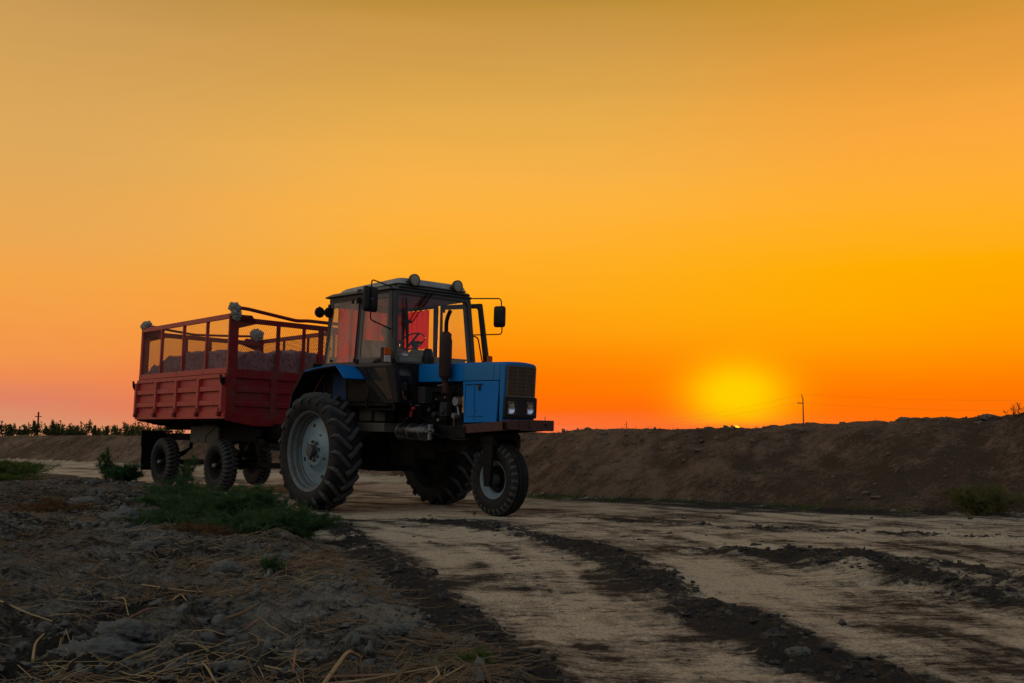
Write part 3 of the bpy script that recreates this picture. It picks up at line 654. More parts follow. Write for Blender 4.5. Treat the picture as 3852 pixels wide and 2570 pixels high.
for y in (-.153, .153):
    r = MB(); r.frame(rq([(xo + .012, y - .073, 1.308), (xo + .012, y + .073, 1.308), (xo + .014, y + .073, 1.478), (xo + .014, y - .073, 1.478)], .012, 4),
                      rq([(xo + .012, y - .065, 1.318), (xo + .012, y + .065, 1.318), (xo + .014, y + .065, 1.470), (xo + .014, y - .065, 1.470)], .01, 4), (.012, 0, 0))
    hl = r.obj('headlight', GRILL, T_, bev=.002)
    r = MB(); n = 14; rows = []
    for i in range(8):
        k = i / 7.0; sc = math.sin(k * math.pi / 2); rows.append((xo - .016 + .022 * sc * sc, sc))
    vs = [(x, y + .066 * sc * math.cos(2 * math.pi * j / 24) * (1.15 if sc > .9 else 1), 1.394 + .074 * sc * math.sin(2 * math.pi * j / 24)) for x, sc in rows[1:] for j in range(24)]
    fs = [(i * 24 + j, i * 24 + (j + 1) % 24, (i + 1) * 24 + (j + 1) % 24, (i + 1) * 24 + j) for i in range(6) for j in range(24)] + [tuple(range(24))]
    r.add(vs, fs); r.bx(xo - .008, xo - .004, y - .058, y + .058, 1.322, 1.466) if False else None
    r.frame(rq([(xo + .006, y - .068, 1.316), (xo + .006, y + .068, 1.316), (xo + .006, y + .068, 1.472), (xo + .006, y - .068, 1.472)], .005, 6), [Vector((xo + .006, y + .066 * 1.0 * math.cos(t_), 1.394 + .073 * math.sin(t_))) for t_ in [-3 * math.pi / 4 + 2 * math.pi * j / 24 for j in range(24)]], (.002, 0, 0))
    r.obj('reflector', CHROME, hl, smooth=40)
    r = MB(); r.bx(xo + .020, xo + .022, y - .067, y + .067, 1.318, 1.470); r.obj('lens', LENS, hl)

# --- engine and drivetrain
e = MB()
e.bx(1.35, 2.45, -.20, .20, 1.06, 1.70); e.bx(1.40, 2.05, -.24, .24, 1.45, 1.66); e.bx(1.30, 1.75, -.26, .26, 1.10, 1.35); e.bx(2.45, 2.75, -.24, .24, 1.20, 1.70)
for i in range(4): e.lathe([(-.27, .035), (-.20, .045)], 12, c=(1.48 + i * .16, 0, 1.40))
e.bx(1.45, 1.95, -.30, -.20, 1.585, 1.635); e.bx(1.78, 1.86, -.38, -.22, 1.56, 1.64)
e.obj('engine_block', BLACK, T_, bev=.012)
e = MB(); e.bx(.35, 1.45, -.22, .22, .72, 1.25); e.bx(-.35, .4, -.30, .30, .52, 1.12); e.lathe([(-.9, .075), (-.86, .11), (-.42, .13), (-.30, .22), (.30, .22), (.42, .13), (.86, .11), (.9, .075)], 24, c=(0, 0, .785))
e.bx(.55, 1.1, -.26, .26, .62, .82); e.bx(-.5, 1.25, -.30, .34, 1.1, 1.41); e.bx(.8, 1.3, -.34, .34, 1.2, 1.44); e.bx(-.55, -.3, -.2, .2, .55, 1.0); e.bx(1.1, 1.6, -.20, .2, .86, 1.12)
e.obj('gearbox_and_axle', UNDER, T_, bev=.02)
e = MB(); e.bx(.50, .74, -.50, -.34, 1.20, 1.40); e.bx(.16, .44, -.52, -.34, 1.20, 1.40); e.bx(.1, .9, -.62, .5, 1.06, 1.18); e.obj('battery_box', UNDERL, T_, bev=.01)
e = MB(); e.bx(.10, .62, -.55, -.53, 1.44, 1.49); e.tube([(.0, -.5, 1.43), (.2, -.5, 1.40), (.42, -.5, 1.45), (.6, -.5, 1.41)], .016, 8); e.obj('hydraulic_pipes', REDP, T_)
# details of the engine bay
def fit(name, fn, m=STEEL):
    q_ = MB(); fn(q_); return q_.obj(name, m, T_, smooth=40)
fit('alternator', lambda e: e.lathe([(-.34, .055), (-.24, .06), (-.22, .03)], 20, c=(2.03, 0, 1.47)))
fit('pulley', lambda e: e.lathe([(-.34, .035), (-.26, .045)], 16, c=(2.0, 0, 1.29)))
fit('alternator_bracket', lambda e: e.tube([(2.03, -.3, 1.41), (2.06, -.3, 1.30)], .012, 8))
fit('dipstick', lambda e: e.tube([(2.02, -.345, 1.32), (2.02, -.345, 1.16)], .004, 6))
for c_, d_ in (((1.66, -.31, 1.235), (.04, .02, .035)), ((1.60, -.30, 1.50), (.035, .02, .014)), ((1.46, -.3, 1.37), (.02, .02, .04)), ((1.42, -.3, 1.36), (.012, .02, .04)), ((1.22, -.42, 1.43), (.012, .012, .04)), ((1.20, -.42, 1.425), (.01, .012, .03)), ((1.13, -.42, 1.24), (.018, .018, .018))):
    fit('pipe_union', lambda e: e.box(c_, d_))
fit('fuel_pipe', lambda e: e.tube([(1.30, -.42, 1.415), (1.38, -.40, 1.415)], .007, 6))
fit('bolt', lambda e: e.lathe([(-.33, .013), (-.30, .015)], 8, c=(1.80, 0, 1.52)))
fit('exhaust_clamp', lambda e: e.tube([(1.77, -.42, 1.665), (1.86, -.40, 1.672)], .01, 6))
e = MB(); e.lathe([(-.27, .10), (-.255, .105), (-.24, .10)], 28, c=(2.17, 0, 1.47)); e.bx(2.08, 2.13, -.27, -.25, 1.33, 1.40); e.obj('fan_guard', YELP, T_, smooth=40)
e = MB(); e.lathe([(-.36, .045), (-.27, .05), (-.25, .02)], 16, c=(1.78, 0, 1.36)); e.bx(1.70, 1.84, -.33, -.22, 1.28, 1.46); e.bx(1.28, 1.42, -.36, -.22, 1.44, 1.66); e.lathe([(-.34, .035), (-.2, .04)], 14, c=(1.58, 0, 1.30))
e.obj('fuel_filter', GREYC, T_, bev=.01)
e = MB()
for pts in ([(1.28, -.38, 1.42), (1.5, -.34, 1.40), (1.62, -.33, 1.48), (1.75, -.3, 1.52)], [(1.30, -.36, 1.30), (1.45, -.34, 1.22), (1.65, -.33, 1.20), (1.9, -.3, 1.27), (2.1, -.28, 1.26)], [(1.2, -.45, 1.24), (1.12, -.5, 1.15), (1.05, -.45, 1.0), (.9, -.35, .95)],
            [(1.84, -.60, 1.10), (1.95, -.5, 1.04), (2.1, -.38, .995), (2.35, -.36, 1.0)], [(.45, -.6, 1.42), (.7, -.62, 1.33), (.9, -.6, 1.35), (1.1, -.55, 1.30), (1.2, -.5, 1.2)], [(1.5, -.3, 1.62), (1.55, -.34, 1.5), (1.52, -.34, 1.38)], [(.78, -.5, 1.34), (.80, -.52, 1.2), (.82, -.45, 1.0), (.82, -.4, .8)],
            [(1.25, -.4, 1.40), (1.2, -.42, 1.32), (1.22, -.44, 1.26)], [(2.06, -.28, 1.62), (2.02, -.33, 1.58), (1.9, -.33, 1.6)]):
    e.tube(sum([bez(pts[i], [(pts[i][k] + pts[i + 1][k]) / 2 for k in range(3)], pts[i + 1], 3)[:-1] for i in range(len(pts) - 1)], []) + [Vector(pts[-1])], .009, 6)
e.obj('hoses', BLACK, T_, smooth=60)
e = MB(); e.lathe([(-.47, .019), (-.44, .028), (-.43, .022)], 12, c=(1.30, 0, 1.375)); e.tube([(1.27, -.45, 1.34), (1.25, -.45, 1.27)], .02, 10); e.obj('tap_handles', REDP, T_, smooth=40)
# air tank
a = MB(); yc, zc = -.50, 1.075
a.lathe([(1.08, .0001), (1.085, .05), (1.11, .088), (1.15, .105), (1.70, .105), (1.74, .088), (1.765, .05), (1.77, .0001)], 32, c=(0, yc, zc), axis='x'); tk = a.obj('air_tank', TANK, T_, smooth=50)
a = MB()
for x in (1.14, 1.38, 1.62): a.lathe([(x, .104), (x, .109), (x + .012, .109), (x + .012, .104)], 32, c=(0, yc, zc), axis='x')
a.obj('tank_straps', STEEL, tk, smooth=30)
a = MB(); a.box((1.80, yc - .04, 1.14), (.045, .05, .07)); a.box((1.81, yc - .04, 1.09), (.07, .06, .06)); a.box((1.80, yc - .05, 1.02), (.04, .04, .08)); a.tube([(1.765, yc, 1.08), (1.85, yc - .05, 1.09)], .018, 8); a.tube([(1.78, yc - .1, 1.08), (1.80, yc - .02, 1.09)], .016, 8)
a.obj('tank_valve', mat('valve_alloy', (.22, .21, .20), .5, metal=.4, dirt=((.06, .05, .04), .4, 12)), T_, bev=.006)
a = MB(); a.bx(1.15, 1.72, -.46, -.22, 1.08, 1.17); a.obj('tank_bracket', BLACK, T_)
# exhaust
x0 = MB(); xe, ye = 1.885, -.40
x0.lathe([(1.66, .03), (1.70, .032), (1.745, .045), (1.775, .074), (1.785, .08), (2.235, .08), (2.245, .077), (2.27, .064), (2.34, .048), (2.345, .035)], 28, c=(xe, ye, 0), axis='z')
ex = x0.obj('exhaust_muffler', MUFF, T_, smooth=40)
x0 = MB(); x0.tube([(xe, ye, 2.33), (xe, ye, 2.42)] + bez((xe, ye, 2.44), (xe + .005, ye, 2.53), (xe + .075, ye, 2.605), 7), .026, 14); x0.obj('exhaust_pipe', BLACK, T_, smooth=50)
x0 = MB(); x0.bx(xe + .02, xe + .075, ye - .03, ye + .03, 2.26, 2.32); x0.tube([(xe, ye, 1.70), (xe, ye + .02, 1.60), (xe - .02, ye + .12, 1.58)], .04, 12); x0.obj('exhaust_elbow', RUST, T_, smooth=50)
# precleaner on the hood
x0 = MB(); x0.lathe([(1.95, .09), (2.055, .09), (2.058, .083), (2.07, .08), (2.165, .052), (2.178, .042), (2.18, .0001)], 28, c=(1.15, -.12, 0), axis='z'); x0.obj('air_precleaner', DARK, T_, smooth=35)

# --- fenders
def ycab(z): return .69 - .042 * max(0, z - 1.97) / .97
for s in (-1, 1):
    f = MB(); yo, yi = s * .985, s * .66
    prof = [(.477, 1.768), (.25, 1.948), (-.20, 1.925), (-.56, 1.885), (-.60, 1.86), (-.87, 1.58), (-.96, 1.25)]
    top_ = prof; bot = [(x - .0, z - .012) for x, z in prof]
    pts = top_ + bot[::-1]; n = len(pts)
    for i in range(len(prof) - 1):
        f.prism([(prof[i][0], yo, prof[i][1]), (prof[i + 1][0], yo, prof[i + 1][1]), (prof[i + 1][0], yo, prof[i + 1][1] - .014), (prof[i][0], yo, prof[i][1] - .014)], (0, yi - yo, 0))
    fo = f.obj('fender', BLUE, T_, bev=.004)
    f = MB()
    for i in range(len(prof) - 1):
        f.prism([(prof[i][0], yo - s * .004, prof[i][1] - .017), (prof[i + 1][0], yo - s * .004, prof[i + 1][1] - .017), (prof[i + 1][0], yo - s * .004, prof[i + 1][1] - .027), (prof[i][0], yo - s * .004, prof[i][1] - .027)], (0, yi - yo + s * .008, 0))
    f.obj('fender_underside', BLACK, fo)
    f = MB(); f.prism([(.46, yi, 1.76), (.25, yi, 1.935), (-.20, yi, 1.912), (-.56, yi, 1.872), (-.9, yi, 1.5), (-.5, yi, 1.45), (.3, yi, 1.45), (.62, yi, 1.45)], (0, -s * .02, 0))
    f.obj('inner_fender', BLACK, fo)
    f = MB(); f.prism([(-.30, yi + s * .004, 1.86), (.02, yi + s * .004, 1.86), (.06, yi + s * .004, 1.48), (-.30, yi + s * .004, 1.48)], (0, s * .01, 0)); f.obj('inner_fender_panel', BLUED, fo)
    f = MB(); f.prism([(.07, yi + s * .01, 1.90), (.26, yi + s * .01, 1.90), (.60, yi + s * .01, 1.60), (.56, yi + s * .01, 1.46), (.09, yi + s * .01, 1.46)], (0, -s * .02, 0)); f.obj('splash_plate', GREYD, fo)
    f = MB()
    for i in range(3, len(prof) - 1): f.bar((prof[i][0], yo, prof[i][1] - .014), (prof[i + 1][0], yo, prof[i + 1][1] - .014), .012, .04)
    f.obj('fender_edge', BLACK if s < 0 else BLUED, fo)
    f = MB(); f.bx(-.56, -.42, s * .93, s * .78, 1.895, 1.985); f.obj('tail_lamp', DARK, fo, bev=.006)
    f = MB(); f.bx(-.57, -.555, s * .92, s * .80, 1.905, 1.975); f.obj('tail_lamp_lens', AMBER, fo)

# --- cab
cab = MB()
def NP(x, z, s=-1, o=0): return Vector((x, s * (ycab(z) + o), z))
XR0, XR1 = -.545, -.49                        # rear edge bottom / top
XB0, XB1 = .275, .32                          # B pillar
XA0, XA1 = 1.15, 1.045                        # windshield plane bottom / top
for s in (-1, 1):
    # rear quarter frame
    cab.frame([NP(XR0, 1.965, s), NP(XB0 + .0, 1.965, s), NP(XB1 + .0, 2.91, s), NP(XR1, 2.91, s)], [NP(-.515, 2.0, s), NP(.235, 2.0, s), NP(.262, 2.855, s), NP(-.40, 2.855, s)], (0, -s * .03, 0))
    cab.bar(NP(XB0 + .02, 1.96, s, -.02), NP(XB1 + .02, 2.92, s, -.02), .05, .06)
    # A pillar
    cab.bar(NP(XA0 - .035, 1.96, s, -.03), NP(XA1 - .035, 2.93, s, -.03), .07, .085, (0, 1, 0))
    # corner post rear
    cab.bar(NP(XR0 + .02, 1.96, s, -.03), NP(XR1 + .02, 2.92, s, -.03), .05, .06)
    # top rail
    cab.bar(NP(XR1, 2.905, s, -.02), NP(XA1 - .02, 2.925, s, -.02), .06, .06)
    cab.bar(NP(XR0, 1.955, s, -.02), NP(XA0, 1.945, s, -.02), .06, .05)
cab_o = cab.obj('cab', CABM, T_, bev=.006)
cab = MB()
for s in (-1, 1):
    cab.frame(rq([(1.19, s * .69, 1.44), (1.19, s * .31, 1.44), (1.17, s * .31, 1.955), (1.17, s * .69, 1.955)], .01, 5), rq([(1.19, s * .545, 1.48), (1.19, s * .37, 1.48), (1.17, s * .415, 1.905), (1.17, s * .655, 1.905)], .035, 5), (.03, 0, 0))
    cab.bar((.98, s * .67, 1.445), (1.22, s * .67, 1.445), .06, .03)
    cab.bar((1.18, s * .68, 1.955), (1.30, s * .68, 1.44), .035, .05, (0, 1, 0)) 
cab.bx(1.13, 1.20, -.69, .69, 1.93, 1.965)
cab.bx(-.56, 1.15, -.66, .66, 1.40, 1.44)
cab.bx(-.54, -.50, -.68, .68, 1.42, 1.99)
cab.obj('lower_cab_frame', CABK, T_, bev=.006)
# windshield frame with rounded corners
def WP(y, z, o=0): k = (z - 1.97) / .97; return Vector((XA0 + (XA1 - XA0) * k + o, y * (1 - .058 * k), z))
w = MB()
w.frame(rq([WP(-.69, 1.955), WP(.69, 1.955), WP(.69, 2.965), WP(-.69, 2.965)], .09, 7), rq([WP(-.635, 1.99), WP(.635, 1.99), WP(.615, 2.875), WP(-.615, 2.875)], .06, 7), (.035, 0, 0))
w.obj('windshield_frame', CABM, T_, bev=.008)
w = MB(); w.add([WP(-.64, 1.985, .012), WP(.64, 1.985, .012), WP(.62, 2.88, .012), WP(-.62, 2.88, .012)], [(0, 1, 2, 3)]); ws = w.obj('windshield', GLASS, T_)
w = MB(); w.add([WP(-.545, 2.062, .016), WP(-.455, 2.062, .016), WP(-.455, 2.09, .016), WP(-.545, 2.09, .016)], [(0, 1, 2, 3)]); w.obj('windshield_sticker', mat('sticker', (.55, .56, .52), .6), ws)
# rear window frame
w = MB(); w.frame(rq([(-.55, -.68, 1.965), (-.55, .68, 1.965), (-.495, .65, 2.93), (-.495, -.65, 2.93)], .05, 6), rq([(-.55, -.63, 2.0), (-.55, .63, 2.0), (-.495, .60, 2.80), (-.495, -.60, 2.80)], .06, 6), (.03, 0, 0)); w.obj('rear_window_frame', CABM, T_, bev=.005)
w = MB(); w.add([(-.53, -.64, 1.99), (-.53, .64, 1.99), (-.48, .61, 2.81), (-.48, -.61, 2.81)], [(0, 1, 2, 3)]); w.obj('rear_window', GLASSF, T_)
for s in (-1, 1):
    w = MB(); w.add([NP(-.515, 1.99, s, -.012), NP(.24, 1.99, s, -.012), NP(.265, 2.86, s, -.012), NP(-.405, 2.86, s, -.012)], [(0, 1, 2, 3)]); w.obj('quarter_window', GLASSD if s < 0 else GLASSF, T_)
    w = MB(); w.add([(1.205, s * .545, 1.475), (1.205, s * .365, 1.475), (1.19, s * .40, 1.91), (1.19, s * .665, 1.91)], [(0, 1, 2, 3)]); w.obj('lower_front_window', GLASSF if s < 0 else GLASSF, T_)
# near door
def make_door(near):
    """door in its own coordinates: hinge at x=0, leaf along +x, outside towards -y"""
    d = MB()
    xt = .72
    O = [(0.02, .0, 1.975), (.86, .0, 1.975), (.73, .042, 2.895), (.04, .042, 2.895)]
    I = [(.085 if near else .06, .0, 2.045), (  .70 if near else .755, .0, 2.05), (.655 if near else .66, .036, 2.83), (.10 if near else .068, .036, 2.83)]
    d.frame(rq(O, .02, 6), rq(I, .045, 6), (0, .03, 0))
    O = [(.225, 0, 1.772), (.0, .0, 1.968), (.855, .0, 1.968), (1.0, .0, 1.45), (.68, .0, 1.45)]
    I = [(.33, .0, 1.785), (.215, .0, 1.905), (.70, .0, 1.91), (.875, .0, 1.492), (.74, .0, 1.492)]
    leaf = d.obj('door', CABL if near else CABM, T_, bev=.005)
    d = MB(); d.frame(rq(O, .012, 6), rq(I, .03, 6), (0, .03, 0)); d.obj('lower_door_frame', CABK, leaf, bev=.005)
    g = MB(); g.add([(.08, .014, 2.04), (.71, .014, 2.04), (.665, .046, 2.84), (.095, .046, 2.84)], [(0, 1, 2, 3)]); g.obj('door_window', GLASSD if near else GLASSF, leaf)
    g = MB(); g.add([(.32, .014, 1.78), (.205, .014, 1.912), (.71, .014, 1.915), (.885, .014, 1.485), (.73, .014, 1.485)], [(0, 1, 2, 3, 4)]); g.obj('lower_door_window', GLASSL if near else GLASSF, leaf)
    h = MB(); h.box((.53, -.015, 2.0), (.13, .03, .03)); h.box((.57, -.03, 2.012), (.08, .02, .022)); h.box((.45, -.012, 1.985), (.05, .02, .02)); h.obj('door_handle', DARK, leaf, bev=.005)
    for c_, d_ in (((.03, -.01, 2.0), (.05, .03, .06)), ((.045, -.01, 2.83), (.05, .03, .07))):
        h = MB(); h.box(c_, d_); h.obj('hinge', BLACK, leaf, bev=.004)
    return leaf
dn = make_door(True); dn.location = (.30, -.695, 0)
df_ = make_door(False)
df_.matrix_local = Matrix.Translation((.33, .70, 0)) @ Matrix.Rotation(R_(20), 4, 'Z') @ Matrix.Scale(-1, 4, (0, 1, 0))
df_['label'] = 'far door swung open'
for x in (.30, .97): pass
for c_, d_ in (((.33, -.72, 2.83), (.03, .035, .08)), ((-.40, -.715, 2.80), (.035, .03, .06)), ((.20, -.715, 2.825), (.03, .03, .06)), ((.27, -.705, 2.02), (.03, .03, .05)), ((-.33, -.70, 2.03), (.03, .03, .03)), ((-.36, -.70, 2.20), (.012, .024, .012))):
    m_ = MB(); m_.box(c_, d_); m_.obj('window_latch', DARK, T_, bev=.004)
m_ = MB(); m_.bar(NP(.293, 1.98, -1, .004), NP(.335, 2.88, -1, .004), .014, .022); m_.bar(NP(.255, 1.99, -1, .004), NP(.283, 2.86, -1, .004), .012, .018); m_.obj('door_seal', DARK, T_)
# roof
r = MB()
def rs(x0_, x1_, y0_, z): return rq([(x0_, -y0_, z), (x1_, -y0_, z), (x1_, y0_, z), (x0_, y0_, z)], .10, 5)
def loft2(mb, rings, cap=(1, 1)):
    n = len(rings[0]); vs = [p for q_ in rings for p in q_]; fs = [(i * n + j, i * n + (j + 1) % n, (i + 1) * n + (j + 1) % n, (i + 1) * n + j) for i in range(len(rings) - 1) for j in range(n)]
    if cap[0]: fs.append(tuple(range(n)))
    if cap[1]: fs.append(tuple(range((len(rings) - 1) * n, len(rings) * n)))
    return mb.add(vs, fs)
loft2(r, [rs(-.60, 1.10, .70, 2.932), rs(-.61, 1.11, .705, 2.942), rs(-.58, 1.10, .69, 2.955), rs(-.50, 1.06, .65, 2.985), rs(-.46, 1.05, .63, 2.99)])
r.obj('roof_gutter', CABL, T_, smooth=30, bev=.003)
r = MB()
def tz(p, a=1):
    for q_ in p: q_.z += (q_.x - .3) * .035 * a
    return p
loft2(r, [tz(rs(-.46, 1.085, .60, 2.992)), tz(rs(-.465, 1.09, .605, 3.0)), tz(rs(-.42, 1.08, .59, 3.012)), tz(rs(-.38, 1.075, .57, 3.05)), tz(rs(-.33, 1.06, .54, 3.075)), tz(rs(-.2, 1.0, .4, 3.09))])
r.obj('roof', ROOF, T_, smooth=35)
r = MB(); r.bx(.28, .30, -.705, -.66, 2.935, 2.99); r.bx(.32, .335, -.705, -.66, 2.935, 2.99); r.obj('roof_clamp', CABM, T_)
r = MB(); r.bx(-.46, 1.03, -.60, .60, 2.895, 2.915); r.obj('headliner', INTER, T_)
# roof visor dark underside bracket at the front
r = MB(); r.prism([(1.08, -.60, 3.005), (1.13, -.60, 2.975), (1.09, -.60, 2.955), (1.04, -.60, 2.955)], (0, 1.2, 0)); r.obj('roof_visor', CABM, T_, bev=.004)
# roof lamps
for y in (-.366, .366):
    l = MB(); c = (0, y, 3.078)
    l.lathe([(1.06, .03), (1.075, .062), (1.10, .078), (1.135, .082), (1.150, .080), (1.152, .072), (1.14, .07)], 28, c=c, axis='x'); lo = l.obj('roof_lamp', CABM, T_, smooth=40)
    l = MB(); l.lathe([(1.10, .0001), (1.105, .03), (1.12, .055), (1.142, .071)], 24, c=c, axis='x'); l.obj('reflector', CHROME, lo, smooth=50)
    l = MB(); l.lathe([(1.147, .071), (1.154, .05), (1.158, .0001)], 24, c=c, axis='x'); l.obj('lens', glass('lamp_glass', .14, (.55, .50, .38)), lo, smooth=50)
    l = MB(); l.bx(1.06, 1.10, y - .1, y + .1, 3.04, 3.06); l.obj('lamp_bracket', CABM, lo)
# work lamps at the rear corner
for y, x in ((-.80, -.53), (-.70, -.44)):
    l = MB(); l.lathe([(-.05, .02), (-.035, .05), (.0, .072), (.03, .075), (.035, .06), (.035, .0001)], 24, c=(x, y, 2.72), axis='x') if False else l.lathe([(x - .05, .03), (x - .03, .06), (x, .075), (x + .02, .077), (x + .025, .06), (x + .026, .0001)], 24, c=(0, y, 2.72), axis='x')
    l.obj('work_lamp', DARK, T_, smooth=40)
l = MB(); l.tube([(-.53, -.80, 2.72), (-.44, -.70, 2.715)], .012, 8); l.tube([(-.53, -.80, 2.79), (-.53, -.80, 2.805)], .01, 6); l.obj('work_lamp_bracket', DARK, T_)
# wipers
wp = MB()
def W2(y, z, o=.05): return WP(y, z, o)
wp.tube([W2(-.10, 2.955), W2(-.45, 2.535)], .007, 6); wp.tube([W2(-.03, 2.955), W2(-.40, 2.515)], .007, 6); wp.tube([W2(-.11, 2.94), W2(-.30, 2.74)], .014, 6); wp.tube([W2(-.035, 2.94), W2(-.2, 2.75)], .012, 6)
wpo = wp.obj('wiper_arm', BLACK, T_)
wp = MB(); wp.prism([W2(-.50, 2.165, .045), W2(-.475, 2.165, .045), W2(-.465, 2.5, .045), W2(-.495, 2.84, .045), W2(-.51, 2.84, .045), W2(-.525, 2.5, .045)], (.012, 0, 0)); wp.prism([W2(-.575, 2.50, .045), W2(-.54, 2.535, .045), W2(-.43, 2.535, .045), W2(-.40, 2.515, .045), W2(-.43, 2.495, .045), W2(-.54, 2.48, .045)], (.014, 0, 0))
wp.obj('wiper_blade', DARK, wpo)
# mirrors
for s in (-1, 1):
    a = MB(); yo = s * 1.03 if s < 0 else 1.27
    if s < 0: P = [(1.06, -.66, 2.955), (1.04, -.98, 3.025), (1.04, -.98, 2.50), (1.08, -.68, 2.40)]
    else: P = [(1.03, .67, 2.945), (1.03, 1.26, 3.005), (1.03, 1.29, 2.49), (1.03, .72, 2.435)]
    a.tube(rpath(P, .06 if s > 0 else .04), .009, 8); ao = a.obj('mirror_arm', BLACK, T_, smooth=60)
    a = MB()
    if s < 0: c = Vector((.985, -.955, 2.775)); hw, hh, tw = .108, .162, R_(4)
    else: c = Vector((1.03, 1.235, 2.74)); hw, hh, tw = .085, .150, R_(-58)
    Rm = Matrix.Rotation(tw, 3, 'Z')
    ring = rq([(0, -hw, -hh), (0, hw, -hh), (0, hw, hh), (0, -hw, hh)], .04, 5)
    mk = lambda x, k: [c + Rm @ Vector((x, p.y * k, p.z * k)) for p in ring]
    loft2(a, [mk(-.02, 1.0), mk(.0, 1.03), mk(.02, .98), mk(.038, .82), mk(.042, .5)]); mo = a.obj('mirror', DARK, T_, smooth=40)
    a = MB(); a.add(mk(-.0215, .93), [tuple(range(len(ring)))]); a.obj('mirror_glass', MIRG, mo)
    a = MB(); a.box(c + Vector((.045, -.01 if s < 0 else .03, 0)), (.014, .05, .02)); a.obj('mirror_screws', STEEL, mo)
# grab rail far side
a = MB(); a.tube(rpath([(1.05, .69, 2.415), (1.05, .82, 2.415), (1.05, .92, 2.04), (1.1, .93, 1.9)], .06), .010, 8); a.tube([(1.03, .70, 2.47), (1.03, .74, 2.40)], .012, 6); a.obj('grab_rail', BLACK, T_, smooth=60)
# indicators
for s in (-1, 1):
    a = MB(); yc = s * .80 if s < 0 else .93; 
    a.bx(1.10, 1.18, yc - .05, yc + .05, 1.955, 2.15); a.bx(1.08, 1.17, yc - .012, yc + .07 * -s, 2.02, 2.06); io = a.obj('indicator', DARK, T_, bev=.006)
    a = MB(); a.bx(1.175, 1.198, yc - .048, yc + .048, 2.052, 2.145); a.obj('amber_lens', AMBER, io, bev=.006)
    a = MB(); a.bx(1.175, 1.195, yc - .048, yc + .048, 1.96, 2.048); a.obj('clear_lens', CLEARL, io, bev=.006)
    a = MB(); a.tube([(1.17, s * .70, 2.01), (1.17, s * .66, 2.0)], .012, 8); a.obj('indicator_bracket', BLACK, io)
# step and lower gear
a = MB(); a.bx(.66, 1.28, -.74, -.50, 1.350, 1.362); a.bx(.64, .67, -.74, -.72, 1.35, 1.46); a.bx(1.26, 1.29, -.74, -.72, 1.35, 1.42); a.bar((.60, -.72, 1.50), (.68, -.74, 1.36), .02, .02); a.obj('step', BLACK, T_)
a = MB(); a.prism([(.47, -.66, 1.45), (.60, -.66, 1.70), (.98, -.66, 1.45)], (0, .03, 0)); a.bx(.50, .60, -.62, -.52, 1.38, 1.62); a.obj('cab_mount', UNDER, T_)
# interior
a = MB(); a.bx(.86, 1.12, -.55, .55, 1.80, 2.06); a.bx(.80, 1.12, -.58, .62, 2.06, 2.08); a.bx(.74, .90, -.10, .10, 1.80, 2.18); a.obj('dashboard', INTER, T_, bev=.02)
a = MB(); a.lathe([(0, .185), (.012, .195), (.024, .185), (.012, .175)], 32, close=True, axis='z'); a.bar((-.18, 0, .01), (.18, 0, .01), .03, .015); a.bar((0, 0, .01), (0, .18, .01), .03, .015); sw = a.obj('steering_wheel', DARK, T_, smooth=60)
sw.matrix_local = Matrix.Translation((.62, 0, 2.30)) @ Matrix.Rotation(R_(-35), 4, 'Y')
a = MB(); a.tube([(.63, 0, 2.29), (.84, 0, 2.05)], .03, 10); a.obj('steering_column', DARK, T_)
a = MB(); a.bx(-.28, .22, -.24, .24, 1.62, 1.78); a.prism([(-.22, -.23, 1.76), (-.36, -.23, 2.36), (-.28, -.23, 2.38), (-.10, -.23, 1.78)], (0, .46, 0)); a.bx(-.1, .1, -.1, .1, 1.44, 1.62); a.obj('seat', SEATM, T_, bev=.04)
def curtain(name, p0, p1, z0_, z1_, n=60, amp=.018):
    c_ = MB(); p0, p1 = Vector(p0), Vector(p1); d_ = (p1 - p0); nrm = Vector((-d_.y, d_.x, 0)).normalized(); vs = []
    for i in range(n + 1):
        t_ = i / n; w_ = math.sin(t_ * 31) * amp + math.sin(t_ * 57 + 1) * amp * .4; p = p0 + d_ * t_
        for k, z in enumerate((z0_, (z0_ + z1_) / 2, z1_)): vs.append(p + nrm * w_ * (1.3 - .5 * k) + Vector((0, 0, z + (.006 * math.sin(t_ * 31)))))
    c_.add(vs, [(i * 3 + k, i * 3 + 3 + k, i * 3 + 4 + k, i * 3 + 1 + k) for i in range(n) for k in range(2)])
    return c_.obj(name, CURT, T_, smooth=80)
curtain('curtain', (-.43, -.545, 0), (-.43, .56, 0), 1.98, 2.83)
curtain('curtain', (-.40, .595, 0), (.20, .60, 0), 2.27, 2.84)
a = MB(); a.tube([(-.43, -.58, 2.84), (-.43, .58, 2.84)], .006, 6); a.tube([(-.45, .60, 2.85), (.28, .60, 2.85)], .006, 6); a.obj('curtain_rail', STEEL, T_)
a = MB(); a.bx(-.50, .95, .60, .63, 1.98, 2.05); a.bx(-.48, -.30, .58, .61, 1.98, 2.3); a.obj('far_wall_trim', INTER, T_)

# bucket inside the cab
bk = MB(); bk.lathe([(1.50, .042), (1.505, .045), (1.61, .058), (1.612, .062), (1.632, .062), (1.632, .056), (1.52, .04), (1.52, .0001)], 24, c=(0, 0, 0), axis='z')
bko = bk.obj('bucket', mat('bucket_plastic', (.34, .33, .32), .5), None, smooth=40); bko.matrix_world = TRM @ Matrix.Translation((1.08, -.53, -.04))
tag(bko, 'small off-white bucket standing behind the low front window of the tractor cab', 'bucket')

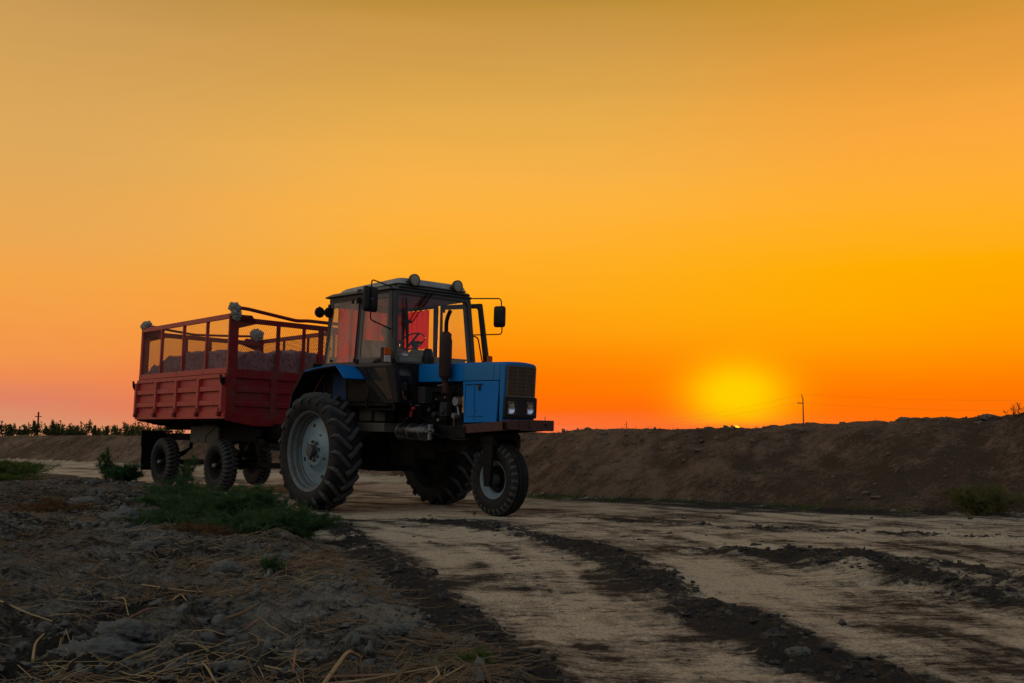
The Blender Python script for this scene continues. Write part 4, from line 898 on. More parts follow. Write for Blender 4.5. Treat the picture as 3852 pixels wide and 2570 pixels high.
# ------------------------------------------------------------------ TRAILER
SC = .93
TLM = frame_matrix((-4.87 * SC, 16.861 * SC, .07), 42.424, .489, 1.226, SC)
trailer = empty('farm_trailer', TLM)
tag(trailer, 'red two-axle farm trailer with high wire mesh sides behind the tractor', 'trailer')
L_, W_ = 3.78, 2.65
U = trailer
def make_trailer_wheel(name='wheel'):
    f = MB(); s = -1
    f.lathe([(-.085, .232), (-.092, .246), (-.085, .228), (-.07, .215), (-.045, .19), (-.02, .182), (.05, .182), (.085, .215), (.092, .246), (.085, .236), (.06, .2), (.04, .17), (-.0, .172), (-.04, .18), (-.07, .206)], 40, close=True)
    w = f.obj(name, UNDER, U, smooth=35)
    d = MB(); d.lathe([(.03, .185), (.03, .16), (.02, .12), (.0, .10), (-.01, .06), (-.06, .052), (-.10, .045), (-.115, .03), (-.116, .0001)], 32, cap=False); d.obj('rim_disc', UNDER, w, smooth=35)
    d = MB(); d.lathe([(-.15, .0001), (-.148, .03), (-.13, .04), (-.10, .042)], 16, cap=False); d.obj('hub_cap', STEEL, w, smooth=50)
    pr = [(-.08, .235), (-.105, .26), (-.122, .30), (-.125, .35), (-.118, .40), (-.10, .435), (-.05, .447), (0, .45), (.05, .447), (.10, .435), (.118, .40), (.125, .35), (.122, .30), (.105, .26), (.08, .235), (.05, .22), (-.05, .22)]
    t = MB(); t.lathe(pr, 72, close=True); t.obj('tyre', RUBBER, w, smooth=50)
    top = [(-.128, .36), (-.118, .40), (-.10, .435), (-.05, .447), (0, .45), (.05, .447), (.10, .435), (.118, .40), (.128, .36)]
    l = MB(); n = 34
    for i in range(n):
        for sg, o in ((-1, 0), (1, .5)):
            ph = 2 * math.pi * (i + o) / n
            lug_mesh(l, top, [(sg * .127, .0, .37), (sg * .119, .0, .405), (sg * .098, .0, None), (sg * .045, .01, None), (sg * .02, .05, None), (-sg * .012, .06, None)], .017, .022, ph)
    l.obj('tread_blocks', RUBL, w)
    return w
w0 = make_trailer_wheel(); w0.location = (-.80, .35, .475)
def place_w(x, y, flip, rz=0):
    c = copy_tree(w0, U); c.location = (x, y, .475); c.rotation_euler = (0, rnd.random(), rz + (math.pi if flip else 0)); return c
place_w(-3.13, .35, False); place_w(-.80, 2.30, True); place_w(-3.13, 2.30, True)

# lower box
b = MB(); b.bx(-L_ + .02, -.03, .03, W_ - .03, 1.26, 1.32); b.obj('floor', UNDER, U)
def side_board(y, s):
    """s=-1 near side, drop board with pressed ribs"""
    m = MB(); yo = y
    m.bx(-L_, 0, yo, yo - s * .02, 1.30, 2.045) 
    m.bx(-L_ + .0, -.03, yo, yo + s * .035, 1.985, 2.052)
    m.bx(-L_, 0, yo + s * .004, yo + s * .045, 1.285, 1.385); m.bx(-L_, 0, yo + s * .0, yo + s * .03, 1.387, 1.41)
    for x in (-3.745, -2.80, -1.90, -.985, -.09):
        wd = .075 if x > -.5 or x < -3.6 else .085
        m.bx(x - wd / 2, x + wd / 2, yo, yo + s * .075, 1.40, 1.99)
    for z in (1.80, 1.555):
        for x0_, x1_ in ((-3.70, -2.85), (-2.75, -1.95), (-1.85, -1.035), (-.935, -.13)):
            ys = [yo, yo + s * .055]; m.prism([(x0_, ys[0], z + .065), (x0_, ys[1], z + .035), (x0_, ys[1], z - .04), (x0_, ys[0], z - .04)], (x1_ - x0_, 0, 0))
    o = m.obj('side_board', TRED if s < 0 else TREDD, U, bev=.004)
    for x in (-3.69, -2.80, -1.90, -.985, -.13):
        h = MB(); h.prism([(x - .035, yo + s * .045, 1.375), (x - .005, yo + s * .05, 1.48), (x + .02, yo + s * .05, 1.47), (x + .045, yo + s * .045, 1.375)], (0, s * .035, 0)); h.lathe([(yo + s * .03, .043), (yo + s * .10, .043), (yo + s * .103, .034)], 14, c=(x, 0, 1.365))
        h.obj('board_hinge', TREDF, o, bev=.004)
    for x in (-3.80, -.045):
        h = MB(); h.box((x, yo + s * .05, 1.93), (.05, .04, .12)); h.tube([(x - .05, yo + s * .08, 2.03), (x, yo + s * .09, 1.92), (x + .01, yo + s * .06, 1.86)], .022, 8); h.obj('board_latch', UNDER, o, bev=.005)
    return o
side_board(0, -1); side_board(W_, 1)
# upper mesh cage
def wire_panel(p0, ux, uz, w, h, step=.040, t=.0026, nrm=(0, 1, 0)):
    m = MB(); p0 = Vector(p0); ux = Vector(ux); uz = Vector(uz); nrm = Vector(nrm); a = 1.9          # slope of diamonds
    k = -h / a
    xs = k
    for sgn in (1, -1):
        x = -h / a
        while x < w:
            x0_, x1_ = x, x + h / a; z0_, z1_ = 0.0, h
            if x0_ < 0: z0_ = (-x0_) * a; x0_ = 0
            if x1_ > w: z1_ = h - (x1_ - w) * a; x1_ = w
            if z1_ - z0_ > .01:
                if sgn < 0: A, B = p0 + ux * (w - x0_) + uz * z0_, p0 + ux * (w - x1_) + uz * z1_
                else: A, B = p0 + ux * x0_ + uz * z0_, p0 + ux * x1_ + uz * z1_
                d = (B - A).normalized(); q = d.cross(nrm).normalized() * t; r_ = nrm * t * .8
                m.add([A - q, A + r_, A + q, B - q, B + r_, B + q], [(0, 3, 4, 1), (1, 4, 5, 2), (2, 5, 3, 0)])
            x += step
    return m
def cage_side(y, s):
    m = MB()
    m.bx(-L_, -.0, y + s * .0, y - s * .045, 3.0, 3.085); m.bx(-L_, 0, y, y - s * .045, 2.065, 2.16)
    for x in (-2.82, -1.86, -.90): m.bx(x - .025, x + .025, y, y - s * .012, 2.16, 3.0); m.bx(x + .0, x + .025, y, y - s * .05, 2.16, 3.0)
    m.bx(-.06, 0, y, y - s * .03, 2.06, 3.085); m.bx(-L_, -L_ + .06, y, y - s * .03, 2.06, 3.085)
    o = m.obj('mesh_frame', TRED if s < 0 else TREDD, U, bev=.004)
    wire_panel((-L_ + .05, y - s * .03, 2.15), (1, 0, 0), (0, 0, 1), L_ - .1, .87, t=(.0020 if s < 0 else .0048)).obj('wire_mesh', MESHM, o)
cage_side(.0, -1); cage_side(W_, 1)
def cage_end(x, s, front):
    """end wall; s = +1 front"""
    m = MB()
    m.bx(x, x - s * .05, .0, W_, 2.945, 3.035)
    for y0_, y1_ in ((0.0, .165), (W_ - .165, W_)):
        m.bx(x + s * .004, x - s * .03, y0_, y1_, 1.28 if front else 2.0, 3.06)
    for ya, yb in ((.165, .40), (W_ - .165, W_ - .40)):
        m.prism([(x, ya, 3.075), (x, yb, 3.085), (x, yb + (.12 if yb > ya else -.12), 2.95), (x, ya, 2.84)], (-s * .02, 0, 0)); m.bx(x, x - s * .025, min(ya, yb) - .16 * (yb > ya), max(ya, yb) + .16 * (yb < ya), 3.02, 3.08)
    for y, wd in (((.93, .07), (1.445, .06), (1.80, .10), (2.2, .07)) if front else ((.93, .06), (1.445, .06), (1.9, .06))): m.bx(x, x - s * .03, y - wd / 2, y + wd / 2, 2.13, 2.95)
    m.bx(x + s * .012, x - s * .03, 0, W_, 1.99, 2.14)
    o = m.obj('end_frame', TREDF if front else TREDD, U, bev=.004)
    wire_panel((x - s * .035, .16, 2.13), (0, 1, 0), (0, 0, 1), W_ - .32, .82, nrm=(1, 0, 0), t=(.0020 if front else .0048)).obj('wire_mesh', MESHM, o)
    m = MB(); m.bx(x - s * .02, x - s * .03, .03, W_ - .03, 1.28, 2.0)
    m.prism([(x + s * .01, .0, 1.40), (x + s * .01, .0, 1.262), (x + s * .01, .50, 1.175), (x + s * .01, W_ - .5, 1.175), (x + s * .01, W_, 1.262), (x + s * .01, W_, 1.40)], (-s * .04, 0, 0))
    for y in (.88, 1.77): m.bx(x + s * .012, x - s * .02, y - .06, y + .06, 1.38, 2.0)
    for y in (.07, W_ - .07): m.bx(x + s * .010, x - s * .02, y - .07, y + .07, 1.38, 2.0)
    for z in (1.79, 1.545):
        for y0_, y1_ in ((.14, .82), (.94, 1.71), (1.83, W_ - .14)):
            m.prism([(x - s * .02, y0_, z + .055), (x + s * .004, y0_, z + .03), (x + s * .004, y0_, z - .04), (x - s * .02, y0_, z - .045)], (0, y1_ - y0_, 0))
    m.obj('end_board', TREDF if front else TREDD, U, bev=.004)
cage_end(0, 1, True); cage_end(-L_, -1, False)
m = MB(); m.tube(rpath([(.0, .16, 3.19), (.0, .30, 3.19), (.0, 1.28, 3.075), (.0, 1.5, 3.10), (.0, 2.2, 3.10), (0, 2.6, 3.17)], .1), .031, 10); m.obj('tarp_bow', TREDF, U, smooth=60)
m = MB(); m.tube(rpath([(-L_, .05, 3.16), (-L_, .20, 3.15), (-L_, .5, 3.11), (-L_, 1.1, 3.06), (-L_, 1.8, 3.10), (-L_, 2.5, 3.15)], .1), .024, 10); m.obj('tarp_bow', TREDD, U, smooth=60)
# underframe
m = MB()
for y in (.62, 2.0): m.bx(-L_ + .05, -.1, y - .04, y + .04, 1.10, 1.26)
for x in (-3.6, -3.13, -2.5, -1.9, -1.3, -.8, -.2): m.bx(x - .03, x + .03, .25, W_ - .25, 1.19, 1.26)
for y in (.62, 2.0): m.bx(-3.9, .0, y - .035, y + .035, .90, 1.03); m.bx(-2.5, .1, y - .03, y + .03, 1.0, 1.12)
m.bx(-1.3, .25, .9, 1.75, .95, 1.22)
m.bx(-3.6, -3.5, .6, 2.0, .92, 1.02); m.bx(-2.0, -1.9, .6, 2.0, .9, 1.02); m.lathe([(1.02, .10), (1.20, .10)], 16, c=(-1.9, 1.32, 0), axis='z'); m.bx(-1.2, -.4, .7, 1.95, .86, .92); m.lathe([(.78, .42), (.86, .42)], 32, c=(-.8, 1.32, 0), axis='z')
m.obj('chassis', UNDER, U, bev=.006)
m = MB(); m.prism([(-2.42, .50, 1.17), (-1.37, .50, 1.17), (-1.78, .50, .98), (-1.78, .50, .86), (-2.42, .50, .86)], (0, .3, 0)); m.bx(-1.78, -1.30, .52, .9, .84, 1.16); m.obj('storage_box', UNDERL, U, bev=.01)
m = MB(); m.box((-2.06, .495, .92), (.05, .012, .05)); m.bx(-1.9, -1.3, .49, .5, 1.175, 1.235); m.obj('box_latch', UNDERL, U)
m = MB()
for x in (-.80, -3.13):
    m.tube([(x, .40, .475), (x, 2.25, .475)], .05, 12)
    for y in (.62, 2.0):
        for i in range(5): h_ = .012; L2 = .52 - i * .09; m.prism([(x - L2, y - .035, .66 + .0 - i * .014 + .10 * (L2 / .52) ** 2), (x - L2 / 2, y - .035, .66 - i * .014 + .03), (x, y - .035, .63 - i * .014 + .0), (x + L2 / 2, y - .035, .66 - i * .014 + .03), (x + L2, y - .035, .66 - i * .014 + .10 * (L2 / .52) ** 2), (x + L2, y - .035, .672 - i * .014 + .10 * (L2 / .52) ** 2), (x, y - .035, .645 - i * .014), (x - L2, y - .035, .672 - i * .014 + .10 * (L2 / .52) ** 2)], (0, .07, 0))
        for dx in (-.5, .5): m.bar((x + dx, y, .74), (x + dx * 1.05, y, .93), .05, .05, (0, 1, 0))
m.obj('axles_and_springs', UNDER, U)
m = MB(); m.bar((-3.13, .75, .49), (-.8, .75, .49), .05, .06); m.bar((-.8, .8, .50), (1.55, 1.0, .50), .07, .09); m.bar((-.8, 1.9, .50), (1.55, 1.35, .50), .07, .09); m.bx(1.5, 1.9, 1.02, 1.32, .46, .54); m.obj('drawbar', UNDER, U, bev=.006)
m = MB(); m.bar((.0, .6, .86), (.95, .9, .84), .05, .07); m.bar((.0, .6, .80), (.95, .85, .77), .04, .04); m.bar((-.4, .7, .93), (.3, .6, .90), .06, .10); m.tube(rpath([(.0, .9, 1.0), (.5, .95, .95), (1.2, 1.0, .75), (1.9, 1.1, .9)], .2), .014, 6); m.obj('brake_linkage', UNDER, U)
for y in (.28, 2.37):
    m = MB(); m.bx(-3.75, -3.735, y - .18, y + .32, .75, 1.075); m.bx(-3.755, -3.74, y - .16, y + .12, .30, .77); m.bx(-3.76, -3.4, y + .25, y + .31, 1.04, 1.08); m.obj('mud_flap', BLACK, U)

# cotton load
n1, n2 = 150, 110
hx = np.linspace(-L_ + .06, -.06, n1); hy = np.linspace(.05, W_ - .05, n2); HX, HY = np.meshgrid(hx, hy)
base = np.interp(HX, [-3.8, -3.3, -2.9, -2.2, -1.4, -.7, 0], [2.20, 2.24, 2.34, 2.43, 2.47, 2.45, 2.38])
HZ = base + .06 * np.sin((HY / W_) * math.pi) - .05 * sst(1.4, 2.6, HY) + fbm(HX * 1.3, HY * 1.3, 4, 91) * .13 + fbm(HX * 7, HY * 7, 4, 93) * .055 + np.abs(fbm(HX * 22, HY * 22, 2, 95)) * .03
m = MB(); vs = [(float(a), float(b_), float(c_)) for a, b_, c_ in zip(HX.ravel(), HY.ravel(), HZ.ravel())]
fs = [(j * n1 + i, j * n1 + i + 1, (j + 1) * n1 + i + 1, (j + 1) * n1 + i) for j in range(n2 - 1) for i in range(n1 - 1)]
nv = len(vs); ring = [i for i in range(n1)] + [j * n1 + n1 - 1 for j in range(1, n2)] + [(n2 - 1) * n1 + i for i in range(n1 - 2, -1, -1)] + [j * n1 for j in range(n2 - 2, 0, -1)]
nr = len(ring); K = 14
for k in range(1, K + 1):
    for r_ in ring:
        x, y, z = vs[r_]; zz = z + (1.75 - z) * k / K; e_ = .02 * (vn(np.array([x * 30 + y * 30]), np.array([zz * 30]), 3)[0] - .5) * 2
        cx_, cy_ = -L_ / 2, W_ / 2; vs.append((x + (e_ if abs(x - cx_) > 1.7 else 0), y + (e_ if abs(y - cy_) > 1.2 else 0), zz))
for k in range(K):
    for i in range(nr):
        j = (i + 1) % nr; a0, a1 = (ring[i], ring[j]) if k == 0 else (nv + (k - 1) * nr + i, nv + (k - 1) * nr + j)
        fs.append((a0, a1, nv + k * nr + j, nv + k * nr + i))
m.add(vs, fs); co_ = m.obj('cotton_heap', COTTON, None, smooth=80); co_.matrix_world = TLM
tag(co_, 'heap of picked raw cotton filling the red mesh trailer', 'cotton', kind='stuff')

# rag bundles tied on the corners
def rag(pos, sc, seed, label, tail=None):
    import bmesh
    bm = bmesh.new(); bmesh.ops.create_icosphere(bm, subdivisions=5, radius=1)
    P = np.array([v.co[:] for v in bm.verts]); 
    a = np.arctan2(P[:, 1], P[:, 2]); d1 = fbm(P[:, 0] * 1.3 + 3, a * 1.2 + P[:, 1], 3, seed); d2 = np.abs(fbm(P[:, 0] * 2.6 + P[:, 2] * 2, a * 1.4 + P[:, 1] * 2, 4, seed + 5))
    k = 1 + .35 * d1 - .55 * d2
    for v, kk in zip(bm.verts, k): v.co = Vector((v.co.x * sc[0], v.co.y * sc[1], v.co.z * sc[2])) * float(kk)
    me = bpy.data.meshes.new('cloth_bundle'); bm.to_mesh(me); bm.free(); me.polygons.foreach_set('use_smooth', [True] * len(me.polygons)); me.materials.append(CLOTH)
    o = bpy.data.objects.new('cloth_bundle', me); COL.objects.link(o); o.matrix_world = TLM @ Matrix.Translation(pos)
    tag(o, label, 'rag', 'rags tied round the corners of the trailer cage')
    if tail:
        t_ = MB(); t_.tube(tail, .008, 6); q_ = t_.obj('tie_cord', CLOTH, o); 
    return o
rag((-.02, .07, 3.19), (.10, .13, .10), 11, 'large grey rag knotted over the near front corner of the red trailer cage')
r2 = rag((-.01, .10, 3.07), (.08, .10, .11), 15, 'lower wrap of grey rag below the knot at the near front cage corner')
rag((-L_ + .1, .05, 3.14), (.17, .10, .10), 21, 'small grey rag tied on the leftmost corner of the trailer cage')
rag((-L_ + .0, W_ - .15, 3.16), (.10, .17, .14), 31, 'brownish rag on the far rear cage corner seen through the mesh')

# ------------------------------------------------------------------ DRIVER
SKIN = mat('skin', (.30, .16, .10), .6)
SHIRT = mat('pale_blue_shirt', (.30, .36, .46), .85, var=.1)
TROUS = mat('dark_trousers', (.04, .04, .05), .9)
def skin_obj(name, verts, edges, radii, m, root=0, parent=None, sub=2):
    me = bpy.data.meshes.new(name); me.from_pydata(verts, edges, []); o = bpy.data.objects.new(name, me); COL.objects.link(o); me.materials.append(m)
    o.modifiers.new('skin', 'SKIN')
    if not me.skin_vertices: bpy.context.view_layer.objects.active = o
    for i, sv in enumerate(me.skin_vertices[0].data):
        r = radii[i]; sv.radius = r if isinstance(r, tuple) else (r, r); sv.use_root = (i == root)
    sb = o.modifiers.new('sub', 'SUBSURF'); sb.levels = sub; sb.render_levels = sub
    if parent: o.parent = parent
    return o
def make_driver():
    V = []; E = []; Rr = []
    def v(p, r, link=None): V.append(p); Rr.append(r); i = len(V) - 1; (E.append((link, i)) if link is not None else None); return i
    pel = v((-.06, 0, 1.86), (.15, .11)); sp1 = v((-.06, 0, 2.0), (.14, .10), pel); ch = v((-.03, 0, 2.16), (.155, .10), sp1); sh = v((-.01, 0, 2.27), (.13, .08), ch); nk = v((.01, 0, 2.335), .052, sh)
    hd0 = v((.03, 0, 2.39), (.062, .072), nk); hd1 = v((.035, 0, 2.45), (.078, .092), hd0); hd2 = v((.02, 0, 2.515), (.076, .088), hd1); v((.015, 0, 2.555), .045, hd2)
    for s in (-1, 1):
        a = v((-.01, s * .18, 2.26), .062, sh); b = v((.16, s * .25, 2.06), .048, a); c = v((.40, s * .19, 2.20), .038, b); d = v((.47, s * .16, 2.25), .028, c)
        palm = v((.53, s * .15, 2.285), (.036, .018), d)
        for k in range(4):
            q = (s * .15 + (k - 1.5) * .019); f1 = v((.565 + .004 * (1.5 - abs(k - 1.5)), q, 2.31), .0095, palm); f2 = v((.585, q, 2.33 - .004 * k), .0088, f1); v((.598, q, 2.305 - .004 * k), .008, f2)
        t1 = v((.535, s * .15 - s * .035, 2.30), .011, palm); v((.565, s * .15 - s * .045, 2.325), .0095, t1)
    for s in (-1, 1):
        a = v((.02, s * .10, 1.82), .085, pel); b = v((.42, s * .15, 1.86), .062, a); c = v((.58, s * .14, 1.55), .045, b); v((.70, s * .14, 1.50), .038, c)
    body = skin_obj('person', V, E, Rr, SKIN); return body
drv = make_driver(); drv.matrix_world = TRM
tag(drv, 'person in a pale blue shirt sitting in the tractor cab holding the steering wheel', 'person')
def clothes():
    V = []; E = []; Rr = []
    def v(p, r, link=None): V.append(p); Rr.append(r); i = len(V) - 1; (E.append((link, i)) if link is not None else None); return i
    pel = v((-.06, 0, 1.87), (.165, .125)); sp1 = v((-.06, 0, 2.0), (.158, .118), pel); ch = v((-.03, 0, 2.16), (.172, .118), sp1); sh = v((-.01, 0, 2.27), (.145, .092), ch); v((.005, 0, 2.325), .064, sh)
    for s in (-1, 1): a = v((-.01, s * .18, 2.26), .076, sh); b = v((.16, s * .25, 2.06), .062, a); c = v((.38, s * .195, 2.19), .050, b)
    o = skin_obj('shirt', V, E, Rr, SHIRT, parent=drv)
    V = []; E = []; Rr = []
    p = v((-.06, 0, 1.84), (.16, .12))
    for s in (-1, 1): a = v((.02, s * .10, 1.82), .098, p); b = v((.42, s * .15, 1.86), .074, a); v((.56, s * .14, 1.60), .06, b)
    skin_obj('trousers', V, E, Rr, TROUS, parent=drv)
    c = MB(); 
    rings = []
    for k, (z, rx, ry) in enumerate(((2.45, .098, .086), (2.49, .104, .090), (2.53, .098, .084), (2.56, .075, .064), (2.575, .03, .03))): rings.append([Vector((.018 + rx * math.cos(t), ry * math.sin(t), z)) for t in [2 * math.pi * j / 24 for j in range(24)]])
    loft2(c, rings); c.prism([Vector((.10 + .085 * math.cos(t), .07 * math.sin(t), 2.468 - .02 * math.cos(t))) for t in [-math.pi / 2 + math.pi * j / 10 for j in range(11)]], (0, 0, .008)); c.obj('cap', SHIRT, drv, smooth=50)
    f = MB(); f.prism([(.118, -.012, 2.425), (.118, .012, 2.425), (.112, .008, 2.465), (.112, -.008, 2.465)], (.022, 0, -.006)); f.obj('nose', SKIN, drv, bev=.006)
    for s in (-1, 1):
        f = MB(); f.lathe([(.108, .0001), (.112, .007), (.118, .009), (.121, .0001)], 10, c=(0, s * .032, 2.46), axis='x'); f.obj('eye', DARK, drv, smooth=60)
        f = MB(); f.prism([(.00, s * .082, 2.42), (.03, s * .086, 2.425), (.035, s * .09, 2.47), (.005, s * .09, 2.47)], (0, s * .012, 0)); f.obj('ear', SKIN, drv, bev=.004)
    f = MB(); f.bx(.108, .116, -.022, .022, 2.396, 2.403); f.obj('mouth', mat('lips', (.2, .07, .05), .6), drv)
clothes()

# ------------------------------------------------------------------ VEGETATION
def leafmat(name, a, b_, trans=.3):
    m = mat(name, a, .75, var=.0, spec=.2); t = m.node_tree; b = t.nodes['Principled BSDF']
    tcn = t.nodes.new('ShaderNodeTexCoord'); n = t.nodes.new('ShaderNodeTexNoise'); n.inputs['Scale'].default_value = 7; n.inputs['Detail'].default_value = 6; t.links.new(tcn.outputs['Object'], n.inputs['Vector'])
    f = sm(t, n.outputs[0], .35, .65); t.links.new(mixc(t, f, (*a, 1), (*b_, 1)), b.inputs['Base Color'])
    tr = t.nodes.new('ShaderNodeBsdfTranslucent'); tr.inputs[0].default_value = (*b_, 1); mx = t.nodes.new('ShaderNodeMixShader'); mx.inputs[0].default_value = trans
    t.links.new(b.outputs[0], mx.inputs[1]); t.links.new(tr.outputs[0], mx.inputs[2]); t.links.new(mx.outputs[0], t.nodes['Material Output'].inputs[0]); return m
LEAF = leafmat('feathery_green', (.022, .065, .022), (.065, .13, .04))
LEAF2 = leafmat('bright_green', (.045, .085, .018), (.10, .15, .03))
LEAF3 = leafmat('dry_weed', (.12, .055, .025), (.16, .09, .035))
LEAFF = leafmat('far_bush_leaves', (.03, .055, .016), (.07, .09, .025))
STEM = mat('weed_stem', (.10, .075, .04), .85)
nprs = np.random.RandomState(4)
def ribbons(P, D, W, Lh, bend=.3):
    """P origins, D unit directions, W widths, Lh lengths -> verts, faces (2 quads tapered)"""
    n = len(P); r = nprs.normal(size=(n, 3)); side = np.cross(D, r); side /= np.linalg.norm(side, axis=1)[:, None] + 1e-9
    b = nprs.normal(size=(n, 3)) * bend; mid = P + D * Lh[:, None] * .5 + b * Lh[:, None] * .15; tip = P + D * Lh[:, None] + b * Lh[:, None] * .5
    w = W[:, None] * side
    v = np.stack([P - w * .5, P + w * .5, mid - w * .5, mid + w * .5, tip], 1).reshape(-1, 3)
    i = np.arange(n)[:, None] * 5
    return v, np.concatenate([i + 0, i + 1, i + 3, i + 2], 1), np.concatenate([i + 2, i + 3, i + 4], 1)
def fast_mesh(name, v, quads_, tris, m):
    me = bpy.data.meshes.new(name); nq, nt_ = len(quads_), len(tris)
    me.vertices.add(len(v)); me.vertices.foreach_set('co', v.astype(np.float32).ravel())
    me.loops.add(nq * 4 + nt_ * 3); me.loops.foreach_set('vertex_index', np.concatenate([quads_.ravel(), tris.ravel()]).astype(np.int32))
    me.polygons.add(nq + nt_); ls = np.concatenate([np.arange(nq) * 4, nq * 4 + np.arange(nt_) * 3]); me.polygons.foreach_set('loop_start', ls.astype(np.int32)); me.polygons.foreach_set('loop_total', np.concatenate([np.full(nq, 4), np.full(nt_, 3)]).astype(np.int32))
    me.update(); me.validate(); me.materials.append(m); return me
def weed(name, pos, rx, ry, h, n, m, label, cat='weed', group=None, lw=.004, ll=.05, stems=26, lean=(0, 0), upright=.8, kind=None):
    z0_ = gz(*pos) - .02
    # stems radiate from the base and fork; leaflets feather along them
    SP = []; stm = MB()
    for i in range(stems):
        a = rnd.uniform(0, 2 * math.pi); e = rnd.random() ** .6; tip = Vector((rx * e * math.cos(a) + lean[0], ry * e * math.sin(a) + lean[1], h * (1 - .55 * e * e) * rnd.uniform(.7, 1.08)))
        root = Vector((rx * .35 * e * math.cos(a) * rnd.random(), ry * .35 * e * math.sin(a) * rnd.random(), 0)); mid = root.lerp(tip, .5) + Vector((0, 0, h * .12 * upright))
        pts = bez(root, mid, tip, 5); SP.append(np.array([list(p) for p in pts])); stm.tube(pts, [.004, .004, .003, .003, .002, .001], 4)
        for k in range(5):
            q = pts[rnd.randint(1, 4)]; t2 = q + Vector((rnd.uniform(-1, 1) * rx * .3, rnd.uniform(-1, 1) * ry * .3, rnd.uniform(.0, 1) * h * .3)); pp = bez(q, q.lerp(t2, .5) + Vector((0, 0, .01)), t2, 5); SP.append(np.array([list(p) for p in pp])); stm.tube([pp[0], pp[3], pp[5]], [.002, .002, .001], 3)
    SP = np.array(SP); idx = nprs.randint(0, len(SP), n); k = nprs.rand(n) ** .8 * 4.999; ki = k.astype(int); fr = (k - ki)[:, None]
    P = SP[idx, ki] * (1 - fr) + SP[idx, ki + 1] * fr; T = SP[idx, ki + 1] - SP[idx, ki]; T /= np.linalg.norm(T, axis=1)[:, None] + 1e-9
    D = T * .55 + nprs.normal(size=(n, 3)) * .55 + np.array([0, 0, .18]); D /= np.linalg.norm(D, axis=1)[:, None]
    P = P + nprs.normal(size=(n, 3)) * np.array([rx, ry, h]) * .02; P[:, 2] = np.maximum(P[:, 2], .0)
    v, q, t = ribbons(P, D, nprs.uniform(.6, 1.3, n) * lw, nprs.uniform(.5, 1.3, n) * ll)
    root = empty(name); root.location = (pos[0], pos[1], z0_)
    o = bpy.data.objects.new('foliage', fast_mesh('foliage', v, q, t, m)); COL.objects.link(o); o.parent = root
    stm.obj('stems', STEM, root)
    tag(root, label, cat, group, kind); return root
GW = 'green feathery weeds on the verge'
weed('feathery_weed', (-1.95, 8.9), .50, .40, .30, 17000, LEAF, 'feathery dark green weed nearest the road at the right end of the verge patch', 'weed', GW)
weed('feathery_weed', (-2.42, 9.4), .55, .46, .36, 17000, LEAF, 'dense green weed in the middle of the verge patch behind the grey stone', 'weed', GW)
weed('feathery_weed', (-3.0, 10.1), .58, .50, .37, 16000, LEAF, 'bushy green weed below the tractor rear wheel on the verge', 'weed', GW)
weed('feathery_weed', (-3.6, 11.1), .60, .5, .27, 11000, LEAF, 'wide green weed below the front wheel of the red trailer', 'weed', GW)
weed('feathery_weed', (-4.1, 12.4), .5, .4, .22, 5500, LEAF, 'green weed at the left end of the verge patch under the trailer', 'weed', GW)
weed('feathery_weed', (-2.30, 8.75), .42, .32, .20, 8000, LEAF, 'low green weed just above the grey stone on the verge', 'weed', GW)
weed('feathery_weed', (-3.15, 9.35), .55, .42, .18, 7000, LEAF, 'low spreading green weed left of the patch above the straw', 'weed', GW)
weed('tall_weed', (-4.68, 14.2), .16, .14, .62, 3000, LEAF, 'thin upright weed standing between the two trailer wheels', 'weed', ll=.06, lean=(.14, 0), stems=7)
weed('tall_weed', (-2.85, 11.4), .26, .2, .34, 3500, LEAF, 'dark bluish weed sprig standing beside the road before the tractor rear tyre', 'weed', ll=.05, stems=9)
weed('tall_weed', (-7.35, 18.2), .2, .18, .55, 2800, LEAF, 'upright green weed left of the trailer mud flap, leftmost of the two', 'weed', ll=.08, lw=.007, stems=12)
weed('tall_weed', (-6.65, 17.2), .45, .3, .34, 6500, LEAF, 'dark bushy weed at the foot of the trailer rear wheel', 'weed', ll=.08, lw=.007, stems=18)
weed('low_shrub', (-10.2, 19.9), 1.25, .9, .42, 15000, LEAF2, 'bright green low bush at the left edge beside the track', 'bush', ll=.09, lw=.009, stems=30)
weed('low_weed', (-9.0, 17.6), 1.0, .5, .14, 6000, LEAF2, 'low green weed below the bright green bush at the left edge', 'weed', ll=.06, lw=.006)
weed('dry_weed', (-5.0, 11.0), .55, .32, .15, 6500, LEAF3, 'reddish brown dead tumbleweed lying left on the verge', 'dead weed')
weed('dry_weed', (-2.75, 8.55), .45, .25, .12, 3500, LEAF3, 'small rusty brown dead weed under the green patch', 'dead weed')
weed('bank_bush', (5.8, 12.45), .62, .35, .42, 7500, leafmat('olive_bush', (.09, .10, .03), (.16, .15, .045)), 'olive green bush at the foot of the bank at the right edge', 'bush', ll=.06, lw=.006, stems=34, upright=1.4)
